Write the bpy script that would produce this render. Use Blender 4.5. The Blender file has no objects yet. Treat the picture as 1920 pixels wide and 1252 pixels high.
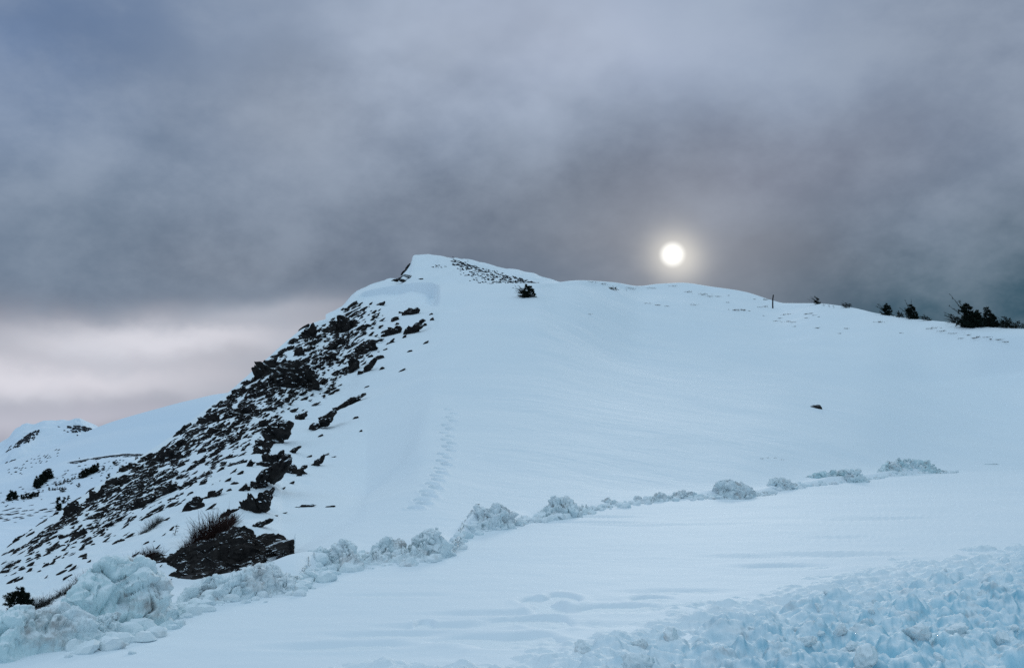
import bpy, bmesh, math, random
import numpy as np
from mathutils import Vector, Matrix
random.seed(7); rng = np.random.default_rng(7)
SC = bpy.context.scene; COL = SC.collection
W0, F, EYE, HV = 1920.0, 1867.0, 1.6, 818.0
PITCH = math.atan((HV-626)/F); CP, SP = math.cos(PITCH), math.sin(PITCH)

# ------------------------------------------------------------ geometry of the view (to place things at real distances)
def tan_el(u, v):
    a = (np.asarray(u, float)-960)/F; b = (626-np.asarray(v, float))/F
    y = CP - b*SP; z = SP + b*CP
    return z/np.hypot(a, y)
def az_of(u, v):
    a = (np.asarray(u, float)-960)/F; b = (626-np.asarray(v, float))/F
    return np.arctan2(a, CP-b*SP)
def u_of_az(th, v=800):                       # column of an azimuth, for points near row v
    b = (626-v)/F
    return 960 + F*np.tan(th)*(CP-b*SP)
def project(P):
    P = np.asarray(P, float); x, y, z = P[..., 0], P[..., 1], P[..., 2]-EYE
    f = y*CP + z*SP; up = -y*SP + z*CP
    return 960+F*x/f, 626-F*up/f

# ------------------------------------------------------------ noise
def _hash(ix, iy, iz, seed):
    h = (ix.astype(np.int64)*374761393 + iy.astype(np.int64)*668265263 + iz.astype(np.int64)*2147483647 + seed*974634777) & 0xFFFFFFFF
    h = ((h ^ (h >> 13))*1274126177) & 0xFFFFFFFF
    h = ((h ^ (h >> 16))*2246822519) & 0xFFFFFFFF
    return h ^ (h >> 15)
def perlin(P, seed=0):
    P = np.asarray(P, float); I = np.floor(P).astype(np.int64); f = P-I
    w = f*f*f*(f*(f*6-15)+10); out = np.zeros(P.shape[:-1])
    for c in range(8):
        o = (c & 1, (c >> 1) & 1, c >> 2)
        h = _hash(I[..., 0]+o[0], I[..., 1]+o[1], I[..., 2]+o[2], seed)
        gx = (h & 1023)/511.5-1; gy = ((h >> 10) & 1023)/511.5-1; gz = ((h >> 20) & 1023)/511.5-1
        d = gx*(f[..., 0]-o[0]) + gy*(f[..., 1]-o[1]) + gz*(f[..., 2]-o[2])
        ww = (w[..., 0] if o[0] else 1-w[..., 0])*(w[..., 1] if o[1] else 1-w[..., 1])*(w[..., 2] if o[2] else 1-w[..., 2])
        out += d*ww
    return out
def fbm(P, oct=4, seed=0, ridged=False, billow=False):
    out = 0; a = 1.0; s = 0
    for o in range(oct):
        n = perlin(P*(2.03**o)+o*17.3, seed+o)
        if ridged: n = 1-2*np.abs(n)*1.4
        if billow: n = 2*np.abs(n)*1.4-0.5
        out = out + a*n; s += a; a *= .5
    return out/s
def worley(P, seed=0):
    P = np.asarray(P, float); I = np.floor(P).astype(np.int64)
    f1 = np.full(P.shape[:-1], 9.0); f2 = f1.copy()
    for dx in (-1, 0, 1):
        for dy in (-1, 0, 1):
            for dz in (-1, 0, 1):
                cx, cy, cz = I[..., 0]+dx, I[..., 1]+dy, I[..., 2]+dz
                h = _hash(cx, cy, cz, seed)
                d = np.sqrt((cx+(h & 1023)/1023-P[..., 0])**2+(cy+((h >> 10) & 1023)/1023-P[..., 1])**2+(cz+((h >> 20) & 1023)/1023-P[..., 2])**2)
                n1 = np.minimum(f1, d); f2 = np.minimum(f2, np.maximum(f1, d)); f1 = n1
    return f1, f2
def sstep(a, b, x):
    t = np.clip((x-a)/(b-a), 0, 1); return t*t*(3-2*t)
def pchip(xs, ys, x):
    xs = np.asarray(xs, float); ys = np.asarray(ys, float); x = np.clip(x, xs[0], xs[-1])
    h = np.diff(xs); dl = np.diff(ys)/h; m = np.zeros_like(ys)
    for i in range(1, len(xs)-1):
        if dl[i-1]*dl[i] > 0: m[i] = 2*dl[i-1]*dl[i]/(dl[i-1]+dl[i])
    m[0], m[-1] = dl[0], dl[-1]
    i = np.clip(np.searchsorted(xs, x)-1, 0, len(h)-1); t = (x-xs[i])/h[i]
    return ((2*t**3-3*t**2+1)*ys[i]+(t**3-2*t**2+t)*h[i]*m[i]+(-2*t**3+3*t**2)*ys[i+1]+(t**3-t**2)*h[i]*m[i+1])
def tab(d, u):
    k = sorted(d); return pchip(k, [d[i] for i in k], u)

# ------------------------------------------------------------ objects
def tag(o, label=None, cat=None, group=None, kind=None):
    if label: o['label'] = label
    if cat: o['category'] = cat
    if group: o['group'] = group
    if kind: o['kind'] = kind
    return o
def mesh_obj(name, V, Fc, mat, parent=None, smooth=True, loc=None):
    V = np.asarray(V, float)
    if loc is not None: V = V-np.asarray(loc)
    me = bpy.data.meshes.new(name)
    Fa = np.asarray(Fc) if not isinstance(Fc, np.ndarray) else Fc
    n, k = Fa.shape
    me.vertices.add(len(V)); me.vertices.foreach_set('co', V.astype(np.float32).ravel())
    me.loops.add(n*k); me.loops.foreach_set('vertex_index', Fa.astype(np.int32).ravel())
    me.polygons.add(n); me.polygons.foreach_set('loop_start', np.arange(0, n*k, k, dtype=np.int32))
    me.polygons.foreach_set('use_smooth', np.full(n, smooth))
    me.update(calc_edges=True); me.validate()
    me.materials.append(mat)
    o = bpy.data.objects.new(name, me); COL.objects.link(o)
    if loc is not None and parent is None: o.location = Vector(loc)
    if parent is not None:
        o.parent = parent
    return o
def empty(name, loc):
    o = bpy.data.objects.new(name, None); o.location = Vector(loc); COL.objects.link(o); return o
def grid_faces(nr, nc, wrap=False):
    i = np.arange(nr-1)[:, None]; j = np.arange(nc if wrap else nc-1)[None, :]; j2 = (j+1) % nc
    return np.stack([i*nc+j, i*nc+j2, (i+1)*nc+j2, (i+1)*nc+j], -1).reshape(-1, 4)

# ------------------------------------------------------------ materials
def new_mat(name):
    m = bpy.data.materials.new(name); m.use_nodes = True; nt = m.node_tree
    b = nt.nodes['Principled BSDF']; return m, nt, b
def N(nt, t, **kw):
    n = nt.nodes.new(t)
    for k, v in kw.items():
        if k in n.inputs: n.inputs[k].default_value = v
        else: setattr(n, k, v)
    return n
def ramp(nt, src, p0, p1, c0, c1):
    r = N(nt, 'ShaderNodeValToRGB'); e = r.color_ramp.elements
    e[0].position, e[0].color = p0, (*c0, 1); e[1].position, e[1].color = p1, (*c1, 1)
    nt.links.new(src, r.inputs[0]); return r.outputs[0]
def snow_mat(name, col, col2, bumps, rough=.74, stretch=(1, 1, 1), dirt=None, spec=.30, mscale=.25, ice_falloff=False):
    m, nt, b = new_mat(name); L = nt.links
    tc = N(nt, 'ShaderNodeTexCoord'); mp = N(nt, 'ShaderNodeMapping'); mp.inputs['Scale'].default_value = stretch
    L.new(tc.outputs['Object'], mp.inputs[0])
    n0 = N(nt, 'ShaderNodeTexNoise', Scale=mscale, Detail=5.0); L.new(mp.outputs[0], n0.inputs['Vector'])
    c = ramp(nt, n0.outputs['Fac'], .35, .7, col, col2)
    if dirt:
        dc, lo, hi, ds = dirt
        n1 = N(nt, 'ShaderNodeTexNoise', Scale=ds, Detail=6.0, Roughness=.65); L.new(tc.outputs['Object'], n1.inputs['Vector'])
        f = ramp(nt, n1.outputs['Fac'], lo, hi, (0, 0, 0), (1, 1, 1))
        mx = N(nt, 'ShaderNodeMix', data_type='RGBA'); L.new(f, mx.inputs[0]); L.new(c, mx.inputs[6]); mx.inputs[7].default_value = (*dc, 1)
        c = mx.outputs[2]
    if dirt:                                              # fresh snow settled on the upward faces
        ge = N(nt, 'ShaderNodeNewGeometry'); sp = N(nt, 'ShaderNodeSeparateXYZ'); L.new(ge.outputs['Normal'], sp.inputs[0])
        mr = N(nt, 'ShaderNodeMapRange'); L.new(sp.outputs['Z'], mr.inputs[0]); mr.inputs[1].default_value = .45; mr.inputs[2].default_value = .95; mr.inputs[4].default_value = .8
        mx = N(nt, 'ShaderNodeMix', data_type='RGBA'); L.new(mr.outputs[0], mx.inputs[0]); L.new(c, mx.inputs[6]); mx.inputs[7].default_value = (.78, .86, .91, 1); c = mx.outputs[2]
    if ice_falloff:                                               # clean snow to icy ploughed snow, with teal corner darkening painted in
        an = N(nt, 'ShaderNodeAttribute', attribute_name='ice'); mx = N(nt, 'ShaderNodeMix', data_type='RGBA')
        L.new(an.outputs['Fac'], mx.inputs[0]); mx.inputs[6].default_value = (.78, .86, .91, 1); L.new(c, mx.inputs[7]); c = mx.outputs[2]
    L.new(c, b.inputs['Base Color']); b.inputs['Roughness'].default_value = rough
    b.inputs['Specular IOR Level'].default_value = spec
    last = None
    for sc, st, dist, use_st in bumps:
        n = N(nt, 'ShaderNodeTexNoise', Scale=sc, Detail=4.0, Roughness=.6)
        L.new(mp.outputs[0] if use_st else tc.outputs['Object'], n.inputs['Vector'])
        bp = N(nt, 'ShaderNodeBump', Strength=st, Distance=dist); L.new(n.outputs['Fac'], bp.inputs['Height'])
        if last: L.new(last, bp.inputs['Normal'])
        last = bp.outputs[0]
    if last: L.new(last, b.inputs['Normal'])
    return m
M = {}
M['snow'] = snow_mat('snow', (.77, .85, .91), (.80, .87, .92), [(1.1, .35, .05, True), (7, .4, .014, False), (60, .35, .004, False)], stretch=(.75, 1.25, 1))
M['far_snow'] = snow_mat('far_snow', (.68, .79, .90), (.74, .83, .92), [(.25, .5, .4, True), (1.5, .3, .1, False)], stretch=(.6, 1.2, 1), mscale=.02)
M['plowed'] = snow_mat('plowed_snow', (.68, .79, .82), (.79, .83, .85), [(16, .3, .015, False)], dirt=((.50, .44, .41), .54, .76, 2.6), mscale=1.1)
M['icy'] = snow_mat('icy_plowed_snow', (.55, .73, .76), (.73, .81, .84), [(16, .3, .015, False)], dirt=((.36, .33, .31), .54, .74, 2.6), mscale=1.3)  # icy teal of ploughed snow, also carrying painted darkening towards the frame edges
M['churned'] = snow_mat('churned_snow', (.17, .46, .60), (.42, .68, .79), [(14, .5, .02, False), (70, .4, .005, False)], dirt=((.30, .27, .26), .53, .74, 3.4), mscale=.45, ice_falloff=True)  # icy teal deepened to paint the lower right darkening into the snow
def rock_mat(name, c1, c2, snow_lo, snow_hi, scale=3.0):
    m, nt, b = new_mat(name); L = nt.links
    tc = N(nt, 'ShaderNodeTexCoord'); ge = N(nt, 'ShaderNodeNewGeometry'); sp = N(nt, 'ShaderNodeSeparateXYZ')
    L.new(ge.outputs['Normal'], sp.inputs[0])
    n = N(nt, 'ShaderNodeTexNoise', Scale=scale, Detail=7.0, Roughness=.7); L.new(ge.outputs['Position'], n.inputs['Vector'])
    c = ramp(nt, n.outputs['Fac'], .35, .7, c1, c2)
    n2 = N(nt, 'ShaderNodeTexNoise', Scale=scale*1.3, Detail=5.0, Roughness=.7); L.new(ge.outputs['Position'], n2.inputs['Vector'])
    ma = N(nt, 'ShaderNodeMath', operation='MULTIPLY_ADD'); L.new(n2.outputs['Fac'], ma.inputs[0]); ma.inputs[1].default_value = 1.1; L.new(sp.outputs['Z'], ma.inputs[2])
    mr = N(nt, 'ShaderNodeMapRange'); L.new(ma.outputs[0], mr.inputs[0]); mr.inputs[1].default_value = snow_lo; mr.inputs[2].default_value = snow_hi
    mx = N(nt, 'ShaderNodeMix', data_type='RGBA'); L.new(mr.outputs[0], mx.inputs[0]); L.new(c, mx.inputs[6]); mx.inputs[7].default_value = (.77, .85, .91, 1)
    L.new(mx.outputs[2], b.inputs['Base Color']); b.inputs['Roughness'].default_value = .9; b.inputs['Specular IOR Level'].default_value = .12
    bp = N(nt, 'ShaderNodeBump', Strength=.8, Distance=.08); L.new(n.outputs['Fac'], bp.inputs['Height']); L.new(bp.outputs[0], b.inputs['Normal'])
    return m
M['rock'] = rock_mat('dark_rock', (.006, .006, .007), (.034, .030, .028), 1.38, 1.48)
M['earth'] = rock_mat('dark_earth', (.005, .005, .006), (.032, .028, .026), 1.54, 1.62, 5.0)
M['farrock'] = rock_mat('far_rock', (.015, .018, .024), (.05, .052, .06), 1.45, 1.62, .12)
def plain(name, c, c2=None, sc=8., rough=.85):
    m, nt, b = new_mat(name); L = nt.links
    n = N(nt, 'ShaderNodeTexNoise', Scale=sc, Detail=4.0); tc = N(nt, 'ShaderNodeTexCoord'); L.new(tc.outputs['Object'], n.inputs['Vector'])
    L.new(ramp(nt, n.outputs['Fac'], .35, .65, c, c2 or c), b.inputs['Base Color']); b.inputs['Roughness'].default_value = rough
    b.inputs['Specular IOR Level'].default_value = .1
    return m
M['needle'] = plain('conifer_needles', (.006, .012, .010), (.014, .022, .015))
M['bark'] = plain('bark', (.018, .014, .012), (.035, .028, .024))
M['twig'] = plain('red_brown_twigs', (.020, .010, .009), (.045, .022, .018))
M['darktwig'] = plain('dark_twigs', (.010, .012, .012), (.022, .022, .020))
M['grass'] = plain('dry_grass', (.035, .03, .028), (.09, .075, .06))
M['post'] = plain('weathered_wood', (.02, .018, .02), (.045, .04, .042), 20)
M['asphalt'] = plain('asphalt_edge', (.035, .033, .036), (.06, .055, .055), 25)

# ------------------------------------------------------------ main snow slope, one sheet round the viewer
BERM = {-600: 1262, -200: 1250, 0: 1238, 60: 1226, 170: 1206, 250: 1190, 340: 1158, 430: 1118, 560: 1102, 640: 1068, 690: 1056, 830: 1044, 900: 998, 960: 990, 1050: 975,
        1160: 958, 1250: 946, 1370: 939, 1470: 919, 1600: 906, 1750: 890, 1920: 879, 2200: 872, 2400: 868}
K4 = {-400: (13, 1175), 0: (15, 1130), 130: (16, 1098), 200: (16, 1082), 300: (15.5, 1058), 400: (16.5, 1030), 500: (17, 1005), 560: (16, 1022), 600: (16.8, 1008), 650: (19, 980),
      680: (21.5, 958), 760: (28, 870), 800: (33, 806), 830: (36, 783), 870: (37, 778), 900: (37, 778), 1000: (36, 790), 1200: (38, 806), 1400: (42, 820), 1600: (50, 822), 1750: (62, 824), 1920: (76, 800), 2300: (80, 800)}
K5 = {-400: (18, 1150), 0: (21, 1090), 130: (24, 1025), 200: (26, 995), 300: (30, 945), 400: (36, 872), 500: (42, 815), 600: (46, 795), 700: (52, 728), 760: (56, 688), 800: (59, 664), 840: (59, 655), 900: (58, 652),
      1000: (58, 660), 1200: (70, 680), 1400: (75, 690), 1600: (76, 710), 1750: (84, 716), 1920: (90, 700), 2300: (92, 700)}
K7 = {-400: (26, 1130), 0: (30, 1046), 60: (33, 1003), 130: (37, 953), 200: (42, 905), 270: (48, 856), 330: (52, 814), 380: (55, 773), 430: (60, 735), 500: (68, 672), 545: (75, 632),
      580: (80, 608), 620: (86, 594), 648: (94, 573), 658: (97, 560), 672: (98, 550), 700: (98, 542), 740: (97, 535), 785: (95, 530), 805: (94, 530), 824: (91, 534), 900: (90, 533), 1000: (90, 532), 1040: (95, 531),
      1085: (100, 526), 1150: (110, 530), 1200: (118, 537), 1235: (122, 533), 1280: (125, 531), 1340: (125, 539), 1400: (125, 548), 1450: (122, 563), 1478: (118, 569), 1530: (112, 569),
      1600: (108, 577), 1650: (104, 588), 1720: (102, 598), 1780: (100, 604), 1850: (98, 612), 1920: (98, 617), 2300: (95, 640)}
K3V = {400: 1112, 440: 1080, 500: 1056, 560: 1034, 600: 1029, 650: 1022, 700: 1024, 760: 1012, 820: 1006, 850: 1012, 880: 970, 905: 958, 950: 960, 985: 970, 1010: 962, 1050: 948, 1090: 960,
       1120: 950, 1160: 946, 1200: 940, 1250: 932, 1300: 928, 1330: 920, 1370: 912, 1420: 920, 1450: 908, 1490: 906, 1560: 896, 1630: 893, 1700: 880, 1770: 884, 1920: 874, 2300: 866}
def tab2(T, u):
    k = sorted(T); return pchip(k, [T[i][0] for i in k], u), pchip(k, [T[i][1] for i in k], u)
def main_knots(u):
    """radius and height of the slope's feature lines for image column u (arrays)"""
    R, Z = [], []
    def addz(r, z): R.append(r+0*u); Z.append(z+0*u)
    def addv(r, v): R.append(r+0*u); Z.append(EYE+r*tan_el(u, v))
    addz(.3, 0.); addz(4., 0.)
    vb = tab(BERM, u); r2 = -EYE/tan_el(u, vb); addz(r2, 0.)
    v3 = pchip(list(K3V), [K3V[k] for k in K3V], u); r3 = r2+1.3; z3 = EYE+r3*tan_el(u, v3)
    addz(r3, -.22+(np.clip(z3, -.22, .4)+.22)*sstep(380, 440, u))
    addz(r2+2.5, .09-.34*sstep(640, 400, u))
    r4, v4 = tab2(K4, u); r4 = np.maximum(r4, r2+3.6); addv(r4, v4)
    r5, v5 = tab2(K5, u); addv(r5, v5)
    r7, v7 = tab2(K7, u)
    c = sstep(650, 684, u)*(1-sstep(808, 826, u))
    foot = tab({640: 590, 665: 565, 690: 561, 715: 556, 740: 557, 770: 552, 795: 556, 812: 566, 830: 556}, u)
    lft = 1-sstep(600, 668, u)
    r6 = r7*(.955+.043*c); rb = np.maximum(r7*.86, (r5+r7*.955)/2); z6 = EYE+r7*.955*tan_el(u, v7+9+6*lft)
    bump = sstep(680, 720, u)*(1-sstep(840, 930, u))
    addz(rb, Z[-1]+(z6-Z[-1])*(rb-R[-1])/(r7*.955-R[-1])-bump*8*rb/F)
    addv(r6, foot*c+(1-c)*(v7+9+6*lft))
    addv(r7, v7)
    zc = Z[-1]
    addz(r7+10, zc-1.5-4*lft); addz(r7+70, zc-25-8*lft); addz(600+0*u, -60+0*u); addz(5000+0*u, -120+0*u)
    R, Z = np.array(R), np.array(Z)
    if len(u) > 500:                                     # soften the folds across columns
        k = np.exp(-(np.arange(-30, 31)/9.)**2); k /= k.sum()
        for a in (R, Z):
            for i in (3, 5, 6): a[i, 60:-60] = np.convolve(np.pad(a[i], 30, 'edge'), k, 'valid')[60:-60]
            k2 = np.exp(-(np.arange(-90, 91)/34.)**2); k2 /= k2.sum()
            a[4, 60:-60] = np.convolve(np.pad(a[4], 90, 'edge'), k2, 'valid')[60:-60]
        R[4] = np.maximum(R[4], R[3]+.5); R[5] = np.maximum(R[5], R[4]+.6)
    return R, Z
NSEG = [24, 190, 34, 34, 190, 190, 150, 50, 26, 12, 10, 6, 5]
def column_profile(R, Z, nseg):
    """monotone cubic in r between the feature lines, vectorised over columns"""
    K = len(R); h = np.diff(R, axis=0); dl = np.diff(Z, axis=0)/h
    m = np.zeros_like(Z)
    for i in range(1, K-1):
        ok = dl[i-1]*dl[i] > 0
        m[i] = np.where(ok, 2*dl[i-1]*dl[i]/np.where(ok, dl[i-1]+dl[i], 1), 0)
    m[0], m[-1] = dl[0], dl[-1]
    if K > 11: m[4] = .03
    rr, zz = [], []
    for i in range(K-1):
        n = nseg[i]; t = np.arange(n)/n
        if i == K-2: t = np.arange(n+1)/n
        for tt in t:
            r = np.exp(np.log(R[i])*(1-tt)+np.log(R[i+1])*tt); s = (r-R[i])/h[i]
            z = ((2*s**3-3*s**2+1)*Z[i]+(s**3-2*s**2+s)*h[i]*m[i]+(-2*s**3+3*s**2)*Z[i+1]+(s**3-s**2)*h[i]*m[i+1])
            rr.append(r); zz.append(z)
    return np.array(rr), np.array(zz)
th_in = np.arctan((np.arange(-160, 2081, 1.9)-960)/F)
th_l = np.radians(np.concatenate([np.arange(-180, -60, 4), np.arange(-60, math.degrees(th_in[0])-.6, 1.)]))
th_r = np.radians(np.concatenate([np.arange(math.degrees(th_in[-1])+.6, 60, 1.), np.arange(60, 180, 4)]))
TH = np.concatenate([th_l, th_in, th_r])
def u_eff(th):
    uc = 960+F*np.tan(np.clip(th, -1.0, 1.0)); return np.clip(uc, -400, 2300)
UA = u_eff(TH)
R, Z = main_knots(UA)
ends = main_knots(np.array([-400., 2300.]))
for a in (0, 1):
    A = (R, Z)[a]; mean = ends[a].mean(axis=1)[:, None]
    w = sstep(70, 180, np.abs(np.degrees(TH)))
    A[:] = A*(1-w)+mean*w
rr, zz = column_profile(R, Z, NSEG)
X = rr*np.sin(TH); Y = rr*np.cos(TH)
U, V = project(np.stack([X, Y+0*X, zz], -1)); U = np.where(Y > 1, U, -9999)
inview = (Y > 1) & (np.abs(U-960) < 1300)
kidx = np.concatenate([[0], np.cumsum(NSEG)])
row = np.arange(rr.shape[0])[:, None]
P3 = np.stack([X, Y, 0*X], -1)
# wind texture and undulation
far = sstep(6, 30, rr)*(1-sstep(130, 200, rr))
und = fbm(P3*np.array([.07, .07, 1]), 4, 1)*.6*far
warpv = fbm(P3*.11+5, 3, 14)*2.2
sas = fbm(np.stack([X*.4+warpv, Y*1.1+warpv*.7, 0*X], -1)+3.1, 4, 5)*(.016+.035*sstep(15, 50, rr))*sstep(-.25, .35, fbm(P3*.09, 3, 15))*1.5
small = fbm(P3*np.array([1.6, 3.0, 1]), 4, 9)*.020*(1-sstep(40, 80, rr))
# rough ground on the rocky face (left of the drift edge)
edge_u = tab({380: 1300, 400: 1100, 430: 1060, 560: 1028, 600: 1008, 680: 955, 760: 868, 800: 792, 812: 740, 815: 680, 840: 610, 870: 575}, UA) if False else None
def edge_x(v): return np.interp(v, [540, 575, 610, 700, 760, 792, 868, 955, 1008, 1030, 1080, 1252], [830, 880, 850, 815, 812, 800, 760, 680, 600, 560, 380, -300])
face = sstep(0, 60, edge_x(V)-U)*(rr > R[4])*inview*sstep(0, 4, rr-R[4])
core = sstep(60, 190, edge_x(V)-U)*face
rough = fbm(P3*np.array([.5, .35, 1])+9, 5, 21, ridged=True)*.22*core + fbm(P3*1.7, 3, 31)*.06*core
keep = 1-.85*np.exp(-((row-kidx[9])/14.)**2)*np.ones_like(rr)         # leave the skyline as surveyed
zz2 = zz + (und+sas+small+rough)*keep*sstep(4, 7, rr)
# drift lip: a shallow step along the edge of the drift
lip = np.exp(-((U-edge_x(V))/14.)**2)*inview*(V < 1030)*(V > 560)
zz2 += .05*lip*sstep(10, 30, rr)
scoop = np.exp(-((U-850)/28.)**2-((V-572)/9.)**2)*inview
zz2 -= .35*scoop*(rr < 90)
scoop2 = np.exp(-((U-985)/40.)**2-((V-562)/5.)**2)*inview; zz2 -= .12*scoop2
# level the top of the trampled trench of the footpath: steps as dents
def surf(u, v, tol=None):
    """first point of the slope seen at image point (u, v)"""
    j = int(np.argmin(np.abs(UA+1e6*(~((np.abs(TH) < 1.0)))-u)))
    jj = slice(max(0, j-1), j+2)
    Uc, Vc = project(np.stack([X[:, j], Y[:, j], zz2[:, j]], -1))
    ok = np.where((Vc <= v) & (rr[:, j] > 4.2))[0]
    i = ok[0] if len(ok) else kidx[9]
    i = min(i, kidx[9])
    return np.array([X[i, j], Y[i, j], zz2[i, j]]), i, j
def dent(u, v, lu, lr, depth, ang=0, rim=.3):
    p, i, j = surf(u, v)
    dx, dy = X-p[0], Y-p[1]; c, s = math.cos(ang), math.sin(ang)
    a = (dx*c+dy*s)/lu; b = (-dx*s+dy*c)/lr; q = a*a+b*b
    zz2[:] -= np.where(q < 16, depth*np.exp(-q**1.5)-rim*depth*np.exp(-((np.sqrt(q)-1.6)/.45)**2), 0)
path = [(846, 768), (845, 790), (838, 812), (842, 832), (836, 852), (832, 872), (822, 893), (812, 915), (796, 938), (782, 960)]
for k in range(len(path)-1):
    (u0, v0), (u1, v1) = path[k], path[k+1]
    for q in range(3):
        t = q/3; s = 1 if (q+k) % 2 else -1
        dent(u0+(u1-u0)*t+s*5+random.uniform(-2, 2), v0+(v1-v0)*t, .12, .17, .20, random.uniform(-.3, .3), .12)
for (u, v, lu, lr, dp, an) in [(1055, 1122, .12, .15, .07, .3), (1012, 1127, .15, .12, .06, .2), (1028, 1141, .13, .12, .05, 0), (1022, 1170, .15, .15, .07, .3), (985, 1172, .3, .12, .04, .25),
        (960, 1150, .6, .06, .03, .15), (890, 1197, .35, .10, .05, .2), (975, 1207, .32, .09, .04, .2), (1000, 1203, .14, .12, .04, .2), (850, 1172, .45, .05, .035, .18), (800, 1172, .06, .06, .04, 0),
        (740, 1190, .5, .06, .03, .15), (640, 1212, .45, .08, .035, .2), (1110, 1148, .4, .08, .035, .1), (1165, 1146, .3, .12, .05, .1), (1215, 1125, .16, .1, .05, 0), (1270, 1112, .5, .06, .03, .1),
        (730, 1116, .5, .05, .02, 0), (1090, 1171, .4, .06, .025, .15), (1130, 970, .6, .12, .05, -.3), (1115, 979, .8, .12, .05, -.2), (1260, 983, 1.2, .12, .04, 0), (1190, 985, .5, .1, .03, 0),
        (1460, 1062, .5, .12, .05, .1), (1575, 1040, .8, .1, .05, 0), (1560, 1010, .5, .08, .03, 0), (1440, 1045, .9, .08, .03, 0), (1660, 972, .8, .12, .05, 0), (1600, 975, .6, .1, .04, 0)]:
    dent(u, v, lu*1.1, max(lr*1.5, .12), dp*(1.6 if lu < .35 else 1.0), an*.5, .15)
# torn snow along the lower drift
VV = np.stack([X, Y, zz2], -1).reshape(-1, 3)
FF = grid_faces(rr.shape[0], len(TH), wrap=True)
FF = FF[:, ::-1]
gr = mesh_obj('snow_ground', VV, FF, M['snow']); tag(gr, kind='structure')
from mathutils.bvhtree import BVHTree
def hit_mesh(o, u, v):
    a = (u-960)/F; b = (626-v)/F
    d = Vector((a, CP-b*SP, SP+b*CP)).normalized()
    ok, loc, nor, idx = o.ray_cast(Vector((0, 0, EYE)), d)
    return (np.array(loc), np.array(nor)) if ok else (None, None)
def on_ground(u, v, o=None):
    """point and normal where the view ray first meets the ground (slides down if the ray misses)"""
    for k in range(40):
        p, n = hit_mesh(o or gr, u, v+k*1.0)
        if p is not None and np.hypot(p[0], p[1]) < 4000 and (o is not None or np.hypot(p[0], p[1]) < 150): return p, n, v+k
    return surf(u, v)[0], np.array([0, 0, 1.]), v
def px(p): return np.linalg.norm(p-np.array([0, 0, EYE]))/F     # metres per photo pixel at p

# ------------------------------------------------------------ hills beyond
def hill(name, curves, u0, u1, du, nseg, mat, extra=None, back=(30, 12)):
    us = np.arange(u0, u1+du, du); Rk, Zk = [], []
    for c in curves:
        k = sorted(c); r = pchip(k, [c[i][0] for i in k], us); v = pchip(k, [c[i][1] for i in k], us)
        Rk.append(r); Zk.append(EYE+r*tan_el(us, v))
    zc = Zk[-1]; Rk.append(Rk[-1]+back[0]); Zk.append(zc-back[1]); Rk.append(Rk[-1]+back[0]*3); Zk.append(zc-back[1]*8)
    r, z = column_profile(np.array(Rk), np.array(Zk), nseg+[8, 6])
    th = np.arctan((us-960)/F/(CP))
    Xh, Yh = r*np.sin(th), r*np.cos(th)
    if extra is not None: z = z+extra(Xh, Yh, r, us, sum(nseg))
    o = mesh_obj(name, np.stack([Xh, Yh, z], -1).reshape(-1, 3), grid_faces(r.shape[0], len(us))[:, ::-1], mat); tag(o, kind='structure'); return o
def rough_fn(sx, amp, seed, damp=8, power=1):
    def f(Xh, Yh, r, us, kc):
        n = fbm(np.stack([Xh*sx, Yh*sx*.6, 0*Xh], -1), 5, seed, ridged=True)*amp-.4*amp
        rw = np.arange(r.shape[0])[:, None]
        return n*(1-.8*np.exp(-((rw-kc)/damp)**2))
    return f
summit = hill('summit_hill', [
    {600: (120, 640), 1100: (120, 640)},
    {600: (130, 610), 690: (130, 570), 1100: (130, 552)},
    {600: (150, 600), 640: (150, 580), 662: (150, 556), 690: (150, 541), 715: (150, 533), 732: (150, 527), 745: (152, 528.0), 757: (155, 518.0), 766: (158, 507.0), 770: (160, 498.0), 773: (165, 488.0), 778: (168, 486.5), 800: (170, 486.5), 822: (172, 489.0), 850: (174, 495.0),
     880: (176, 499.0), 900: (178, 504.0), 925: (180, 512.0), 950: (180, 519.0), 970: (180, 520.0), 985: (180, 524.0), 1000: (180, 526), 1012: (180, 532), 1060: (180, 550), 1100: (180, 560)}],
    610, 1080, 1.2, [20, 150], M['snow'], rough_fn(.16, .55, 41, 5))
bench = hill('bench_hill', [
    {-500: (110, 1150), 400: (110, 1120)},
    {-500: (150, 1010), 400: (150, 1000)},
    {-500: (190, 960), 0: (190, 950), 100: (195, 930), 200: (200, 905), 400: (200, 880)},
    {-500: (250, 930), -60: (250, 915), 0: (250, 905), 60: (252, 893), 110: (255, 872), 140: (258, 863), 170: (260, 858), 200: (260, 854), 230: (260, 850), 300: (260, 851), 400: (260, 850)}],
    -500, 400, 1.6, [30, 60, 90], M['far_snow'], rough_fn(.03, 1.2, 51, 8))
slope = hill('far_slope', [
    {-600: (300, 1050), 800: (300, 1000)},
    {-600: (400, 930), 800: (400, 860)},
    {-600: (560, 905), -100: (560, 885), 0: (560, 874), 40: (565, 862), 80: (570, 850), 130: (580, 828), 180: (590, 805), 215: (595, 791), 260: (600, 777), 300: (600, 766), 350: (600, 754), 400: (600, 743), 450: (600, 735),
     520: (600, 728), 600: (600, 730), 800: (600, 745)}],
    -600, 800, 2.0, [40, 110], M['far_snow'], rough_fn(.012, 1.6, 61, 8), back=(60, 20))
def peak_fn(Xh, Yh, r, us, kc):
    uu = us[None, :]; rw = np.arange(r.shape[0])[:, None]
    n = fbm(np.stack([Xh*.02, Yh*.008, 0*Xh], -1), 6, 71, ridged=True)
    return n*(7+9*np.exp(-((uu-45)/25.)**2)+8*np.exp(-((uu-150)/25.)**2))*(1-.8*np.exp(-((rw-kc)/4)**2))
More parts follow.
